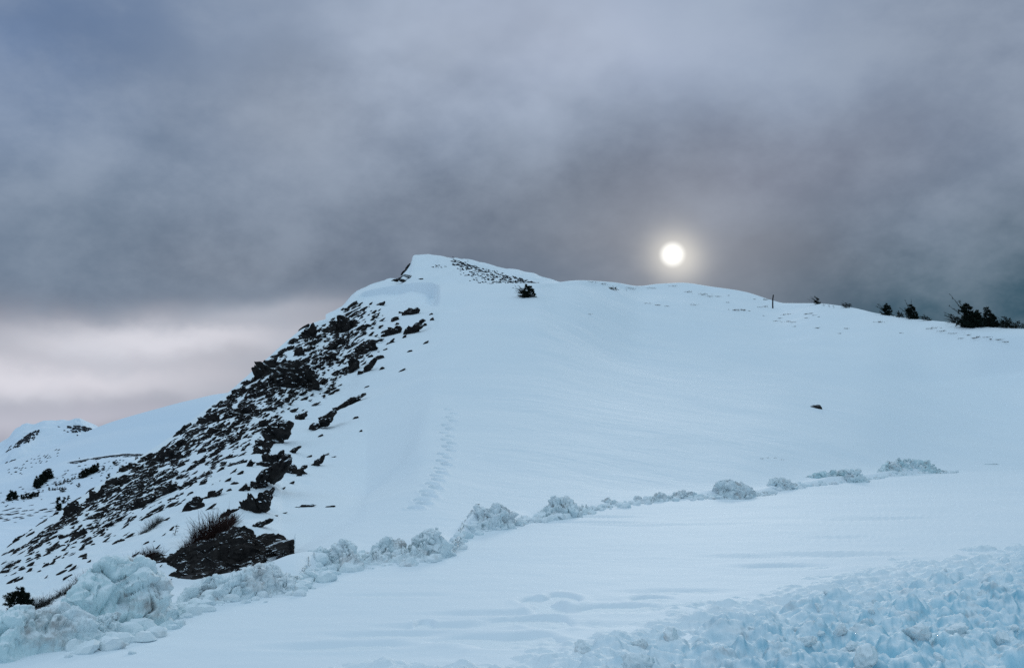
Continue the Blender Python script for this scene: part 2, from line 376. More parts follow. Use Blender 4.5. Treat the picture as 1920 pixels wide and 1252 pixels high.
peak = hill('far_peak', [
    {-600: (1000, 960), 400: (1000, 900)},
    {-600: (1200, 900), 0: (1200, 866), 100: (1200, 840), 400: (1200, 850)},
    {-600: (1500, 900), -100: (1500, 868), -20: (1500, 845), 10: (1500, 838), 25: (1500, 831), 42: (1500, 819), 55: (1500, 811), 72: (1500, 805), 85: (1500, 798), 100: (1500, 796), 125: (1500, 796), 140: (1500, 794), 152: (1500, 795),
     165: (1500, 799), 178: (1500, 803), 200: (1500, 812), 230: (1500, 830), 400: (1500, 870)}],
    -600, 400, 1.6, [30, 90], M['far_snow'], peak_fn, back=(150, 60))

# ------------------------------------------------------------ rocks
def ico(sub):
    bm = bmesh.new(); bmesh.ops.create_icosphere(bm, subdivisions=sub, radius=1)
    V = np.array([v.co[:] for v in bm.verts]); Fc = np.array([[v.index for v in f.verts] for f in bm.faces]); bm.free(); return V, Fc
ICO = {k: ico(k) for k in (2, 3, 4, 5)}
def rock_shape(sub, seed, jag=.5, facets=7):
    V, Fc = ICO[sub]; V = V.copy(); r = np.random.default_rng(seed)
    for k in range(facets):                                # chip flat facets off the ball
        n = r.normal(size=3); n /= np.linalg.norm(n); c = r.uniform(.45, .85)
        d = V@n; V -= np.where(d > c, d-c, 0)[:, None]*n
    rad = 1+jag*fbm(V*np.array([1.3, 2.4, 2.0])+r.uniform(0, 50, 3), 5, seed, ridged=True)*.9+jag*.4*perlin(V*np.array([3., 7., 5.])+seed, seed+3)
    return V*rad[:, None], Fc
def rock_cluster(sub, seed, n, ratio):
    """an outcrop broken by the snow lying over it: jagged blocks strung along its length"""
    r = np.random.default_rng(seed); Vs, Fs, b = [], [], 0
    for k in range(n):
        V, Fc = rock_shape(sub, seed*31+k, .75, 8); x = (k+.5)/n*2-1+r.normal()*.12; env = math.sqrt(max(.1, 1-.8*x*x))
        sz = np.array([r.uniform(1.1, 2.4)/n+.07, r.uniform(.45, .95)*env, r.uniform(.4, .8)*env])
        a = r.normal()*.25; c, s_ = math.cos(a), math.sin(a); V = V*sz; V = np.stack([V[:, 0]*c-V[:, 1]*s_/ratio, V[:, 0]*s_*ratio*.6+V[:, 1]*c, V[:, 2]], 1)
        Vs.append(V+np.array([x*.88, r.normal()*.22*env, r.normal()*.12])); Fs.append(Fc+b); b += len(V)
    return np.concatenate(Vs), np.concatenate(Fs)
def place_rock(u, v, l, w, ang, seed, sub=3, jag=.5, o=None, lift=.0, grow=1.0, boulder=False):
    p, n, vv = on_ground(u, v+w*.25, o)
    m = px(p)
    view = p-np.array([0, 0, EYE]); view /= np.linalg.norm(view)
    right = np.array([view[1], -view[0], 0]); right /= np.linalg.norm(right); up = np.cross(right, view)
    a = math.radians(ang); Ld = right*math.cos(a)+up*math.sin(a); Wd = -right*math.sin(a)+up*math.cos(a)
    S, Fc = rock_cluster(3, seed, int(np.clip(l/5.5, 3, 16)), l/w) if (l*w > 170 and not boulder and o is None) else rock_shape(sub, seed, jag)
    la, wa = l*m/2*grow, w*m/2*grow; dep = (la+wa)*.32 if not boulder else (la+wa)*.5
    Vv = S[:, :1]*la*Ld+S[:, 1:2]*wa*Wd+S[:, 2:]*dep*view
    c = p+up*wa*lift
    return Vv, Fc, c, p
# (column, row, length, width, angle) of the dark rock patches on the face, read off the photograph; the landmark ones carry a name
BIG = [
 (650,612,72,38,12,'broad jagged rock cluster just under the left end of the snow cornice',4),
 (578,622,30,44,60,'dark rock knob on the skyline below the snow cornice',3),
 (769,585,30,17,35,'pointed rock highest on the right under the cornice',3),
 (733,622,40,21,30,'wide rock pair in the upper right band below the cornice',3),
 (771,620,46,19,50,'long slab of rock slanting down at the right edge of the face',3),
 (675,658,58,18,38,'long narrow rock in the middle of the upper face',3),
 (655,692,48,24,55,'thick rock rib running down from the upper face',4),
 (685,692,36,19,50,'rock slab beside the thick rib on its right side',3),
 (616,650,62,15,35,'slender rock band in the centre of the upper face',3),
 (610,672,36,13,30,'flat lens-shaped rock under the slender rock band',3),
 (547,708,52,48,0,'big rounded boulder with a black hollow on the upper left face',4),
 (577,722,36,20,20,'rock shelf attached to the right of the rounded boulder',3),
 (498,694,54,32,58,'large dark outcrop on the skyline above the rounded boulder',4),
 (446,738,34,18,40,'rock lump on the skyline, halfway down the ridge line',3),
 (447,771,36,26,45,'blocky rock left of the middle of the face',3),
 (506,822,90,33,46,'large steep rock slab in the centre of the rocky face',4),
 (595,797,82,17,44,'long thin rib of rock right of the large centre slab',3),
 (652,757,60,15,34,'thin rib of rock farthest right in the middle of the face',3),
 (547,882,46,20,25,'ragged rock at the right end of the lower band',3),
 (592,868,28,17,50,'small hooked rock, last one on the lower right snow',3),
 (500,868,58,21,42,'rock rib just under the large centre slab',3),
 (484,906,150,26,47,'very long rock rib slanting down to the roadside outcrop',4),
 (472,946,66,36,38,'wide dark block at the foot of the long rock rib',4),
 (360,950,36,18,55,'S-shaped rock alone in the snow of the lower face',3),
 (395,928,32,14,42,'oval rock alone above the S-shaped rock',3),
 (307,922,40,24,50,'dark rock with a snow hole on the lower left face',3),
 (271,940,54,17,36,'long rock tapering left in the lower left face',3),
 (326,840,52,24,38,'dark crag on the skyline at the left of the face',3),
 (309,858,46,26,30,'low crag under the skyline crag at the left',3),
 (143,956,26,24,70,'rounded brown boulder at the left end of the skyline',3),
 (176,932,30,26,50,'square rock just right of the brown boulder',3),
 (247,951,56,18,40,'lower rock string right of the brown boulder',3),
 (145,1004,24,16,45,'dark rock lump low on the left slope',3),
 (104,1026,18,13,20,'flat grey stone low on the far left slope',3),
 (50,1021,74,6,32,'long thin dark rock edge at the far left',3),
 (393,788,30,24,50,'rugged skyline crag left of the blocky rock',3),
 (489,726,24,16,40,'notched rock between the skyline outcrop and the boulder',3),
 (1530,762,15,10,-20,'lone dark stone on the open snow slope at the right',3),
]
SMALL = [(739,599,17,10,30),(752,585,9,7,0),(811,598,9,8,30),(796,609,9,8,40),(731,641,19,10,40),(797,643,13,4,38),(768,658,10,5,35),(808,589,7,4,30),(713,612,12,4,30),(702,641,25,7,30),
 (711,670,17,9,25),(715,691,13,6,40),(653,650,28,13,35),(561,661,26,17,50),(567,678,20,10,30),(515,667,26,11,30),(463,718,30,12,40),(495,736,19,15,0),(469,742,17,13,0),
 (417,770,21,11,20),(414,757,34,12,22),(492,796,18,17,60),(561,783,34,13,52),(667,783,11,5,30),(676,808,7,4,45),(601,816,9,6,40),(549,845,25,11,35),(440,868,23,11,30),(455,866,15,7,40),
 (406,799,25,18,35),(472,762,13,12,0),(601,718,26,7,40),(644,695,15,12,30),(611,735,28,7,35),(650,667,24,6,35),(530,679,17,7,45),(590,758,19,4,28),(687,725,14,4,32),(752,695,17,3,35),
 (489,846,42,20,40),(509,903,30,8,50),(502,924,26,13,50),(422,964,20,17,55),(391,953,25,4,35),(572,948,27,8,10),(619,949,17,5,5),(532,961,13,3,15),(517,966,9,3,15),(482,984,56,9,26),
 (256,944,22,22,40),(348,909,42,12,36),(379,892,32,7,34),(466,872,20,9,45),(450,887,14,6,40),(273,859,22,18,40),(240,876,34,20,40),(220,905,36,15,35),(235,893,22,16,20),(304,925,20,8,30),
 (401,806,26,20,50),(379,822,24,12,40),(376,789,28,12,45),(450,764,24,12,45),(480,722,26,14,45),(476,742,16,12,20),(490,848,20,10,45),(423,770,22,9,30),(353,817,20,12,35),(344,803,30,9,42),
 (335,812,22,7,35),(379,845,14,9,30),(326,865,16,10,40),(340,872,12,8,40),(283,880,20,11,30),(203,907,20,10,40),(194,929,24,10,35),(212,920,22,12,30),(172,969,54,8,32),(190,955,30,8,36),
 (117,1004,8,12,60),(70,1044,12,5,35),(53,1070,14,4,45),(17,1061,14,9,30),(17,1092,14,5,40),(154,1042,16,7,45),(158,1046,8,5,30),(200,985,26,6,30),(186,998,18,6,35),(213,1018,16,4,40),(228,1012,10,7,40),
 (173,1020,10,4,40),(132,1000,34,4,38),(110,990,28,4,30),(92,986,14,5,30),(83,1010,20,4,40),(65,1018,12,4,40),(55,1039,10,4,40),(52,1048,9,4,35),(60,1036,8,4,35),(40,1063,10,3,35),(18,1017,10,4,30),
 (40,973,12,4,20),(44,960,8,5,0),(30,996,10,8,40),(220,976,34,6,36),(260,912,20,9,40),(290,905,26,10,38),(318,893,30,9,36),(352,880,26,8,38),(340,893,16,8,20),(372,868,28,8,42),(398,853,24,9,42),
 (412,842,20,8,40),(430,826,30,10,44),(448,812,22,9,44),(421,812,18,10,40),(436,795,24,10,40),(462,786,22,8,42),(478,775,20,9,40),(520,760,24,8,42),(536,750,22,9,42),(548,770,18,6,40),(515,782,14,6,40),
 (535,800,20,8,45),(570,748,18,6,35),(625,700,22,7,38),(637,679,24,8,38),(590,690,26,8,36),(575,700,16,8,36),(628,733,16,5,35),(648,640,18,8,30),(630,632,14,6,20),(602,630,18,8,30),(690,610,16,8,20),
 (535,655,22,10,35),(548,640,16,9,40),(570,610,18,7,35),(593,640,18,6,35),(655,575,14,5,50),(649,581,12,4,50),(695,668,12,6,40),(700,655,14,6,30),(722,655,9,4,35),(745,607,9,6,30),(757,632,12,5,40),
 (300,890,22,10,40),(270,895,28,14,40),(255,880,24,14,40),(285,865,18,10,30),(305,872,24,8,30),(360,835,22,8,35),(372,806,20,8,40),(415,786,20,9,40),(430,752,22,8,40),(520,712,18,10,45),(512,735,14,8,40),
 (530,735,16,7,40),(380,905,14,5,35),(330,915,16,6,35),(322,935,14,4,30),(335,945,12,4,32),(356,925,12,4,32),(285,960,24,6,34),(300,950,20,4,34),(240,1006,20,4,38),(236,985,18,4,38),
 (440,905,14,8,40),(430,918,12,5,40),(425,900,18,6,40),(452,918,16,6,45),(545,905,12,5,30),(560,890,14,6,30),(580,855,10,5,30),(611,852,12,4,35),(625,856,14,3,20),(530,915,9,4,30)]
rock_rows = [b[:5]+(b[6],) for b in BIG]+[s+(2 if s[2]*s[3] < 90 else 3,) for s in SMALL]
# fill between them, thickest along the skyline side of the face
def fill_density(u, v):
    sil = np.interp(u, [0, 60, 130, 200, 270, 330, 380, 430, 500, 545, 580, 620, 660], [1046, 1003, 953, 905, 856, 814, 773, 735, 672, 632, 608, 594, 560])
    d = v-sil
    if d < 3: return 0
    lim = np.interp(u, [0, 130, 200, 300, 400, 500, 600, 700, 800], [60, 90, 95, 125, 150, 170, 150, 130, 60])
    if d > lim: return 0
    n = perlin(np.array([[u*.02+v*.02, (v+u*.8)*.035, 0.5]]), 91)[0]
    return (1-d/lim)**.8*(.35+1.6*max(n+.15, 0))*np.interp(u, [0, 100, 180, 640, 700], [.35, .6, 1, 1, .3])
N_ROCK = 288
tries = 0
while len(rock_rows) < N_ROCK and tries < 9000:
    tries += 1
    u = random.uniform(10, 700); v = random.uniform(560, 1080)
    if random.random() < fill_density(u, v):
        l = random.uniform(9, 24); rock_rows.append((u, v, l, l*random.uniform(.28, .5), random.uniform(28, 50), 2))
GROUP = 'dark rocks poking through the snow of the face'
def dirword(du, dv):
    a = math.degrees(math.atan2(-dv, du)) % 360
    return ['right of', 'up and right of', 'above', 'up and left of', 'left of', 'down and left of', 'below', 'down and right of'][int((a+22.5)//45) % 8]
LAND = [(b[0], b[1], s) for b, s in zip(BIG[:37], [
 'the broad cluster under the cornice', 'the skyline knob below the cornice', 'the pointed top right rock', 'the upper right rock pair', 'the slanting right-edge slab', 'the long narrow upper rock',
 'the thick upper rib', 'the slab beside the thick rib', 'the slender upper band', 'the lens-shaped rock', 'the hollow rounded boulder', "the rounded boulder's shelf", 'the big skyline outcrop',
 'the mid-ridge skyline lump', 'the blocky left rock', 'the large centre slab', 'the long thin rib', 'the thin rib farthest right', 'the ragged lower right rock', 'the small hooked rock', 'the rib under the centre slab',
 'the very long lower rib', 'the block at the rib foot', 'the S-shaped rock', 'the lone oval rock', 'the snow-holed lower left rock', 'the long tapering left rock', 'the left skyline crag', 'the low left crag',
 'the brown boulder', 'the square left rock', 'the lower left rock string', 'the low left rock lump', 'the flat grey stone', 'the thin far-left rock edge', 'the rugged skyline crag', 'the notched rock'])]
used = {}
def small_label(u, v, l, w):
    size = 'Tiny' if l*w < 60 else 'Small' if l*w < 150 else 'Medium' if l*w < 320 else 'Fairly large'
    shape = 'sliver of rock' if l/w > 3.2 else 'elongated rock' if l/w > 1.9 else 'chunky rock'
    ds = sorted(LAND, key=lambda q: math.hypot(q[0]-u, q[1]-v))
    cands = []
    for q in ds[:5]:
        dist = math.hypot(q[0]-u, q[1]-v)
        cands.append(f"{size.lower()} {shape} {'just ' if dist < 22 else ''}{dirword(u-q[0], v-q[1])} {q[2]}")
    for c in cands:
        if c not in used: used[c] = 1; return c
    for q in ds[:3]:
        for q2 in ds[1:6]:
            if q2 is q: continue
            c = f"{size.lower()} {shape} between {q[2]} and {q2[2]}"
            if c not in used and len(c.split()) <= 16: used[c] = 1; return c
    return cands[0]
for k, (u, v, l, w, a, sub) in enumerate(rock_rows):
    big = k < len(BIG); lone = big and u > 1000
    Vv, Fc, c, p = place_rock(u, v, l, w, a+random.uniform(-3, 3), 100+k, sub=sub+1 if big else sub, jag=.62 if big else .5, grow=1.22 if big and not lone else 1.08, boulder=(k in (10, 29)))
    o = mesh_obj('rock', Vv, Fc, M['rock'], smooth=False); o.location = Vector(c)
    tag(o, BIG[k][5] if big else small_label(u, v, l, w), 'rock', GROUP)
# roadside outcrop of bare earth and rock
def lumpy_band(pts, o=None, seed=1, n=90, m=26, amp=.35, name='x', mat=None, up_bias=0.0, depth=1.2):
    """solid mass between an upper and a lower outline given as (column, top row, bottom row)"""
    us = np.array([q[0] for q in pts], float); s = np.linspace(us[0], us[-1], n)
    top = pchip(us, [q[1] for q in pts], s); bot = pchip(us, [q[2] for q in pts], s)
    Vv = []
    for i in range(n):
        pb = on_ground(s[i], bot[i], o)[0]; r = np.hypot(pb[0], pb[1]); d = np.array([pb[0]/r, pb[1]/r, 0])
        rt = r+depth; zt = EYE+rt*float(tan_el(s[i], top[i])); h = max(zt-pb[2], .02)
        t = min((s[i]-us[0])/(us[-1]-us[0]), (us[-1]-s[i])/(us[-1]-us[0])); tp = min(1, t*14)**.6
        for j in range(m):
            q = j/(m-1); f = q/.72
            if q < .72: off = depth*f; zz_ = pb[2]-.15+(h+.15)*(math.sin(f*math.pi/2)**.85)
            else: g = (q-.72)/.28; off = depth*(1+.9*g); zz_ = pb[2]+h*(1-g*g)-.6*g*g
            Vv.append([pb[0]+d[0]*off, pb[1]+d[1]*off, pb[2]-.2+(zz_-pb[2]+.2)*tp])
    Vv = np.array(Vv); G = Vv.reshape(n, m, 3)
    nn = np.cross(np.gradient(G, axis=0), np.gradient(G, axis=1)); nn /= np.linalg.norm(nn, axis=-1)[..., None]+1e-9
    if nn[..., 2].mean() < 0: nn = -nn
    st = fbm(G*1.4+seed, 3, seed+2)*9; st = (np.round(st)+.25*np.sin(st*6.28))/9
    G2 = G+nn*((fbm(G*np.array([2.2, 2.2, 4.5])+seed, 6, seed, ridged=True)*.8+st*1.6)*amp)[..., None]
    return mesh_obj(name, G2.reshape(-1, 3), grid_faces(n, m), mat, smooth=False)
o = lumpy_band([(272, 1072, 1080), (300, 1058, 1080), (330, 1047, 1084), (360, 1036, 1084), (400, 1024, 1080), (430, 1008, 1074), (450, 1000, 1068), (464, 1000, 1064), (472, 1013, 1062), (500, 1010, 1054), (525, 1012, 1046), (535, 1018, 1042), (539, 1028, 1038)], seed=3, n=320, m=100, amp=.16, name='earth_outcrop', mat=M['earth'], depth=1.5)
tag(o, 'bare black earth outcrop just behind the ploughed snow bank', 'outcrop')
o = lumpy_band([(330, 1084, 1090), (350, 1078, 1090), (390, 1070, 1084), (440, 1060, 1073)], seed=5, n=60, m=16, amp=.01, name='asphalt_edge', mat=M['asphalt'], depth=.3)
tag(o, 'smooth grey-brown road edge strip below the black outcrop', 'road edge')
o = lumpy_band([(-60, 1166, 1174), (0, 1155, 1164), (40, 1148, 1155), (88, 1139, 1146)], seed=6, n=60, m=16, amp=.01, name='asphalt_edge', mat=M['asphalt'], depth=.25)
tag(o, 'dark brown road edge strip at the far left behind the snow bank', 'road edge')

# scree: more small stones than one could list
def scatter(name, spots, mat, o_t=None, label=None):
    Vs, Fs, b = [], [], 0
    for k, (u, v, l, w, a) in enumerate(spots):
        Vv, Fc, c, p = place_rock(u, v, l, w, a, 4000+k % 60, sub=2, jag=.4, o=o_t, lift=.2)
        Vs.append(Vv+c); Fs.append(Fc+b); b += len(Vv)
    o = mesh_obj(name, np.concatenate(Vs), np.concatenate(Fs), mat, smooth=False)
    return tag(o, label, kind='stuff')
sp = []; tries = 0
while len(sp) < 2200 and tries < 70000:
    tries += 1; u = random.uniform(5, 720); v = random.uniform(560, 1090)
    if random.random() < fill_density(u, v-4)+.02*(v > 900 and u < 330):
        l = random.uniform(3.5, 20); sp.append((u, v, l, max(1.8, l*random.uniform(.13, .34)), random.uniform(30, 46)))
scatter('scree', sp, M['rock'], None, 'countless small dark stones strewn between the larger rocks of the face')
sp = []
while len(sp) < 420:                                        # summit stones
    t = random.random(); u = 850+t*165+random.gauss(0, 4); v = 487+t*46+abs(random.gauss(0, 1))*np.interp(t, [0, .2, .5, .8, 1], [3, 14, 15, 8, 1])
    sp.append((u, v, random.uniform(2, 8), random.uniform(1.2, 2.9), random.uniform(-40, -5)))
for q in range(12): sp.append((random.uniform(808, 836), random.uniform(497, 502), random.uniform(2, 5), 1.5, -10))
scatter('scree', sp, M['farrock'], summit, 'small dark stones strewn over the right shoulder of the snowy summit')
for k, (u, v, l, w, a, lb) in enumerate([(765, 499, 12, 7, 65, 'upper dark crag under the overhanging summit snow'), (758, 510, 12, 5, 50, 'narrow crag in the middle of the summit edge'),
        (752, 520, 10, 4, 30, 'thin rock near the foot of the summit edge'), (742, 526, 12, 6, 20, 'dark block at the foot of the summit edge'), (768, 519, 22, 6, -15, 'rock band right of the summit edge, above the cornice'),
        (789, 523, 7, 3, 0, 'single small stone on the snow right of the summit edge'), (757, 527, 16, 5, -20, 'low dark rocks directly above the snow cornice')]):
    Vv, Fc, c, p = place_rock(u, v, l, w, a, 700+k, sub=3, jag=.6, o=summit, lift=.3, grow=1.1)
    ob = mesh_obj('rock', Vv, Fc, M['rock'], smooth=False); ob.location = Vector(c); tag(ob, lb, 'rock', 'crags at the summit edge')
# bands of rock on the far hills
sp = []
for q in range(150):
    t = random.random(); u = 130+t*150; v = np.interp(u, [130, 170, 200, 230, 300], [866, 859, 855, 851, 852])+abs(random.gauss(0, 1.6))
    sp.append((u, v, random.uniform(5, 12), random.uniform(1.2, 2.6), np.interp(u, [130, 230, 300], [14, 6, -4])))
for q in range(110):
    u = random.uniform(-10, 250); v = np.interp(u, [-10, 60, 140, 250], [945, 925, 885, 868])+random.gauss(0, 9); sp.append((u, v, random.uniform(2, 6), random.uniform(1.2, 2.4), 20))
for q in range(50):
    u = random.uniform(-20, 110); v = 968+random.gauss(0, 8)-u*.12; sp.append((u, v, random.uniform(5, 18), random.uniform(1, 2), 14))
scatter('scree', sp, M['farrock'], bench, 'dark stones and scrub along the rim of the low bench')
sp = []
for q in range(170):
    a = random.random() < .6
    u, v = (random.gauss(45, 12), 0) if a else (random.gauss(150, 14), 0)
    v = np.interp(u, [0, 25, 55, 85, 125, 152, 180, 200], [842, 831, 811, 799, 797, 796, 804, 812])+abs(random.gauss(0, 7 if a else 5))+2
    sp.append((u, v, random.uniform(3, 9), random.uniform(1.5, 3.5), 50 if a else -20))
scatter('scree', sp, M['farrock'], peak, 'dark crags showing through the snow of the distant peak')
sp = [(random.uniform(5, 110), 0, random.uniform(3, 8), 1.4, 38) for q in range(40)]
sp = [(u, 895-u*.45+random.gauss(0, 5), l, w, a) for (u, v, l, w, a) in sp]+[(random.uniform(10, 30), random.uniform(840, 858), 5, 1.5, 45) for q in range(14)]
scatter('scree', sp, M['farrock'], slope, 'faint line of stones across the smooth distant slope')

# ------------------------------------------------------------ ploughed snow bank, heap by heap
def heap(nodes, label, seed, mat=None, lump=1.0, back=1.5, name='snow_heap', stuff=False, gap=0.0):
    us = np.array([q[0] for q in nodes], float); vb = [q[1] for q in nodes]; vt = [q[2] for q in nodes]
    n = int(np.clip((us[-1]-us[0])*1.3, 70, 900)); m = 130
    s = np.linspace(us[0], us[-1], n); B = pchip(us, vb, s); T = pchip(us, vt, s)
    rb = EYE/-tan_el(s, B); th = np.arctan((s-960)/F/CP)
    wx = rb*np.sin(th); h0 = np.maximum(B-T, .5)*rb/F; hm = float(np.median(h0)); H = float(np.clip(hm, .16, .6))
    irr = fbm(np.stack([wx*2.2/H, rb*1.1/H, 0*wx+seed], -1), 4, seed+20); h = h0*((.90 if gap == 0 else 1.0)+.45*irr*(1 if gap == 0 else 6.0))-gap*h0
    t = np.arange(n)/(n-1); tap = np.minimum(1, np.minimum(t, 1-t)*4.5)**.8
    wob = fbm(np.stack([wx*1.6/H, 0*wx, 0*wx+seed*3.3], -1), 3, seed+30)*.35*h0
    q = np.linspace(-1.25, 1.25, m)[None, :]; q = np.sign(q)*np.abs(q)**1.15
    wf = (.62*h0+(.05 if not stuff else .22))[:, None]; wbk = (back*h0+.10)[:, None]
    off = np.where(q < 0, wf*(q+1), wf+wbk*q)+wob[:, None]
    prof = np.where(q < 0, 1-np.abs(q)**2.6, 1-np.abs(q)**1.7); z = np.where(prof > 0, prof*(h*tap)[:, None], prof*.10)-(1-tap)[:, None]*.05
    G = np.stack([np.sin(th)[:, None]*(rb[:, None]+off), np.cos(th)[:, None]*(rb[:, None]+off), z], -1)
    nn = np.cross(np.gradient(G, axis=0), np.gradient(G, axis=1)); nn /= np.linalg.norm(nn, axis=-1)[..., None]+1e-9
    if nn[:, m//2, 2].mean() < 0: nn = -nn
    P = G+seed*7.7
    vec = lambda f, sd, amp: np.stack([perlin(P*f/H, sd), perlin(P*f/H, sd+1), perlin(P*f/H, sd+2)], -1)*amp*H
    w1 = vec(1.5, seed, .70); w2 = vec(3.0, seed+4, .30)
    Q = (P+w1+w2)
    # broken slabs: sheared steps with undercut edges, then crumbs
    pl = fbm(Q*np.array([1.5, 1.5, 2.2])/H, 2, seed+9); slab = np.round(pl*6)/6; slab = pl*.35+slab*.65
    rid = fbm(Q*2.6/H, 3, seed+11, ridged=True)
    cr = -np.exp(-np.abs(perlin(Q*1.9/H, seed+13))/.06)*sstep(-.25, .2, perlin(P*1.1/H, seed+14))
    fine = fbm(P*13/H, 3, seed+15, billow=True)
    cover = sstep(.30, .75, (np.linspace(0, 1, m)[None, :]+.35*perlin(P*.9/H, seed+16)))   # drifted-in back
    cut = 1-.75*cover
    ground = sstep(-.25, .35, G[..., 2]/H)
    d = (.58*slab+.12*rid+.42*cr*cut+.035*fine)*lump
    G2 = G+nn*(d*H*ground*cut)[..., None]+(w1*.34+w2*.50)*(ground*cut*lump)[..., None]
    c = G[n//2, 0].copy(); c[2] = 0
    o = mesh_obj(name, G2.reshape(-1, 3), grid_faces(n, m), mat or M['plowed'], loc=c)
    if stuff: return tag(o, label, kind='stuff')
    return tag(o, label, 'snow heap', 'heaps of the ploughed snow bank along the road')
heap([(330, 1134, 1122), (440, 1122, 1108), (560, 1102, 1088), (600, 1070, 1050), (690, 1058, 1040), (760, 1048, 1030), (850, 1040, 1020), (880, 992, 975), (990, 984, 972), (1100, 966, 953), (1200, 952, 940), (1320, 940, 930),
      (1420, 932, 918), (1490, 916, 907)], 'crumbled snow rubble running between the heaps of the bank', 40, lump=.9, back=3., name='snow_rubble', stuff=True, gap=.22)
# loose crumbs fallen from the bank, far too many to list
Vs, Fs, b0 = [], [], 0; rc = np.random.default_rng(5)
for k in range(1500):
    u = rc.uniform(150, 1790); vb = float(tab(BERM, np.array([u]))[0]); n1_ = perlin(np.array([[u*.021, .3, 5.5]]), 3)[0]
    if n1_ < -.22 and rc.uniform() < .7: continue
    r = -EYE/float(tan_el(u, vb))+rc.normal()*.30+.18; a = math.atan((u-960)/F); big = rc.uniform()**3
    sz = .018+.085*big; S, Fc = rock_shape(2, 7000+k % 40, .5, 5); z = .05*math.exp(-((r+EYE/float(tan_el(u, vb))-.4)/.5)**2)
    pt, _, _ = (np.array([r*math.sin(a), r*math.cos(a), z]), 0, 0)
    h_ok, h_loc, _, _ = gr.ray_cast(Vector((pt[0], pt[1], 5)), Vector((0, 0, -1)))
    if h_ok: pt[2] = h_loc[2]+sz*.15
    Vs.append(S*np.array([sz, sz*rc.uniform(.6, 1.1), sz*.75])+pt); Fs.append(Fc+b0); b0 += len(S)
tag(mesh_obj('snow_crumbs', np.concatenate(Vs), np.concatenate(Fs), M['plowed'], smooth=False), 'loose crumbs of snow scattered along the foot of the bank', kind='stuff')
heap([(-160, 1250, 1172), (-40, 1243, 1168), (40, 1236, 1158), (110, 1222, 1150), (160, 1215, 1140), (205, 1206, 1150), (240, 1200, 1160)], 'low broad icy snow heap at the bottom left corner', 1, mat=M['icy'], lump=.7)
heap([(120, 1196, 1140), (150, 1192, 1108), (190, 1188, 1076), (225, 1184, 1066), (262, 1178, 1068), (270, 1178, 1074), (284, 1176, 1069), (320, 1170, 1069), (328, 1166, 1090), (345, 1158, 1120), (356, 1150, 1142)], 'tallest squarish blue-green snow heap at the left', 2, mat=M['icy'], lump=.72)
heap([(195, 1194, 1170), (215, 1194, 1158), (240, 1192, 1156), (252, 1190, 1172)], 'small round lump of snow at the front foot of the tallest heap', 3)
heap([(340, 1132, 1108), (370, 1128, 1096), (400, 1120, 1092), (440, 1124, 1082), (480, 1120, 1068), (520, 1108, 1060), (550, 1108, 1060), (570, 1105, 1072), (580, 1100, 1090)], 'long lumpy heap in front of the black outcrop', 4)
heap([(556, 1066, 1048), (590, 1064, 1034), (625, 1060, 1028), (655, 1066, 1018), (680, 1066, 1022), (694, 1062, 1040)], 'curled heap right of the black outcrop', 6)
heap([(690, 1046, 1030), (715, 1050, 1018), (745, 1044, 1012), (775, 1042, 1012)], 'low crumbled heap between the curled heap and the dark-shadowed heap', 7)
heap([(768, 1042, 1012), (790, 1042, 1000), (810, 1044, 998), (825, 1046, 1004), (840, 1044, 1016), (850, 1040, 1028)], 'compact heap with dark green hollows, left of the mid-road gap', 8, lump=1.15)
heap([(864, 984, 972), (885, 990, 956), (915, 996, 951), (940, 996, 952), (960, 990, 962), (980, 980, 970)], 'wide heap with folded crust near the centre', 9, lump=1.15)
heap([(995, 976, 968), (1012, 975, 962), (1030, 975, 940), (1048, 975, 930), (1070, 975, 938), (1086, 974, 952), (1092, 972, 966)], 'pointed peaked heap just right of the centre', 10, lump=1.05)
heap([(1118, 952, 944), (1134, 955, 934), (1150, 956, 940), (1165, 955, 948)], 'smallest low heap right of the pointed one', 11)
heap([(1195, 948, 940), (1215, 949, 930), (1235, 948, 924), (1248, 946, 930), (1262, 944, 922), (1285, 942, 920), (1304, 940, 928), (1320, 938, 932)], 'twin low brownish heap left of the round one', 12)
heap([(1318, 934, 926), (1332, 938, 908), (1348, 942, 898), (1362, 942, 897), (1376, 940, 904), (1392, 940, 912), (1406, 934, 920), (1420, 930, 924)], 'tall round heap in the right half of the bank', 13, lump=1.05)
heap([(1428, 918, 910), (1442, 920, 897), (1458, 920, 895), (1474, 919, 904), (1486, 914, 908)], 'small heap with one dark notch, right of the round one', 14)
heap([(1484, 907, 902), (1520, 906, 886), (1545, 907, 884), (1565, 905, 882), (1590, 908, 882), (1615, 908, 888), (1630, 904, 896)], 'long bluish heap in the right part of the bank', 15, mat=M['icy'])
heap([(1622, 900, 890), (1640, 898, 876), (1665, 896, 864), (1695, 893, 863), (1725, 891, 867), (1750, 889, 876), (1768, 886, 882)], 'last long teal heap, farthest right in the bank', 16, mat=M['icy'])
heap([(1780, 880, 876), (1820, 878, 872), (1850, 877, 869), (1880, 876, 873)], 'faint low ridge of snow at the far right end of the bank', 17)

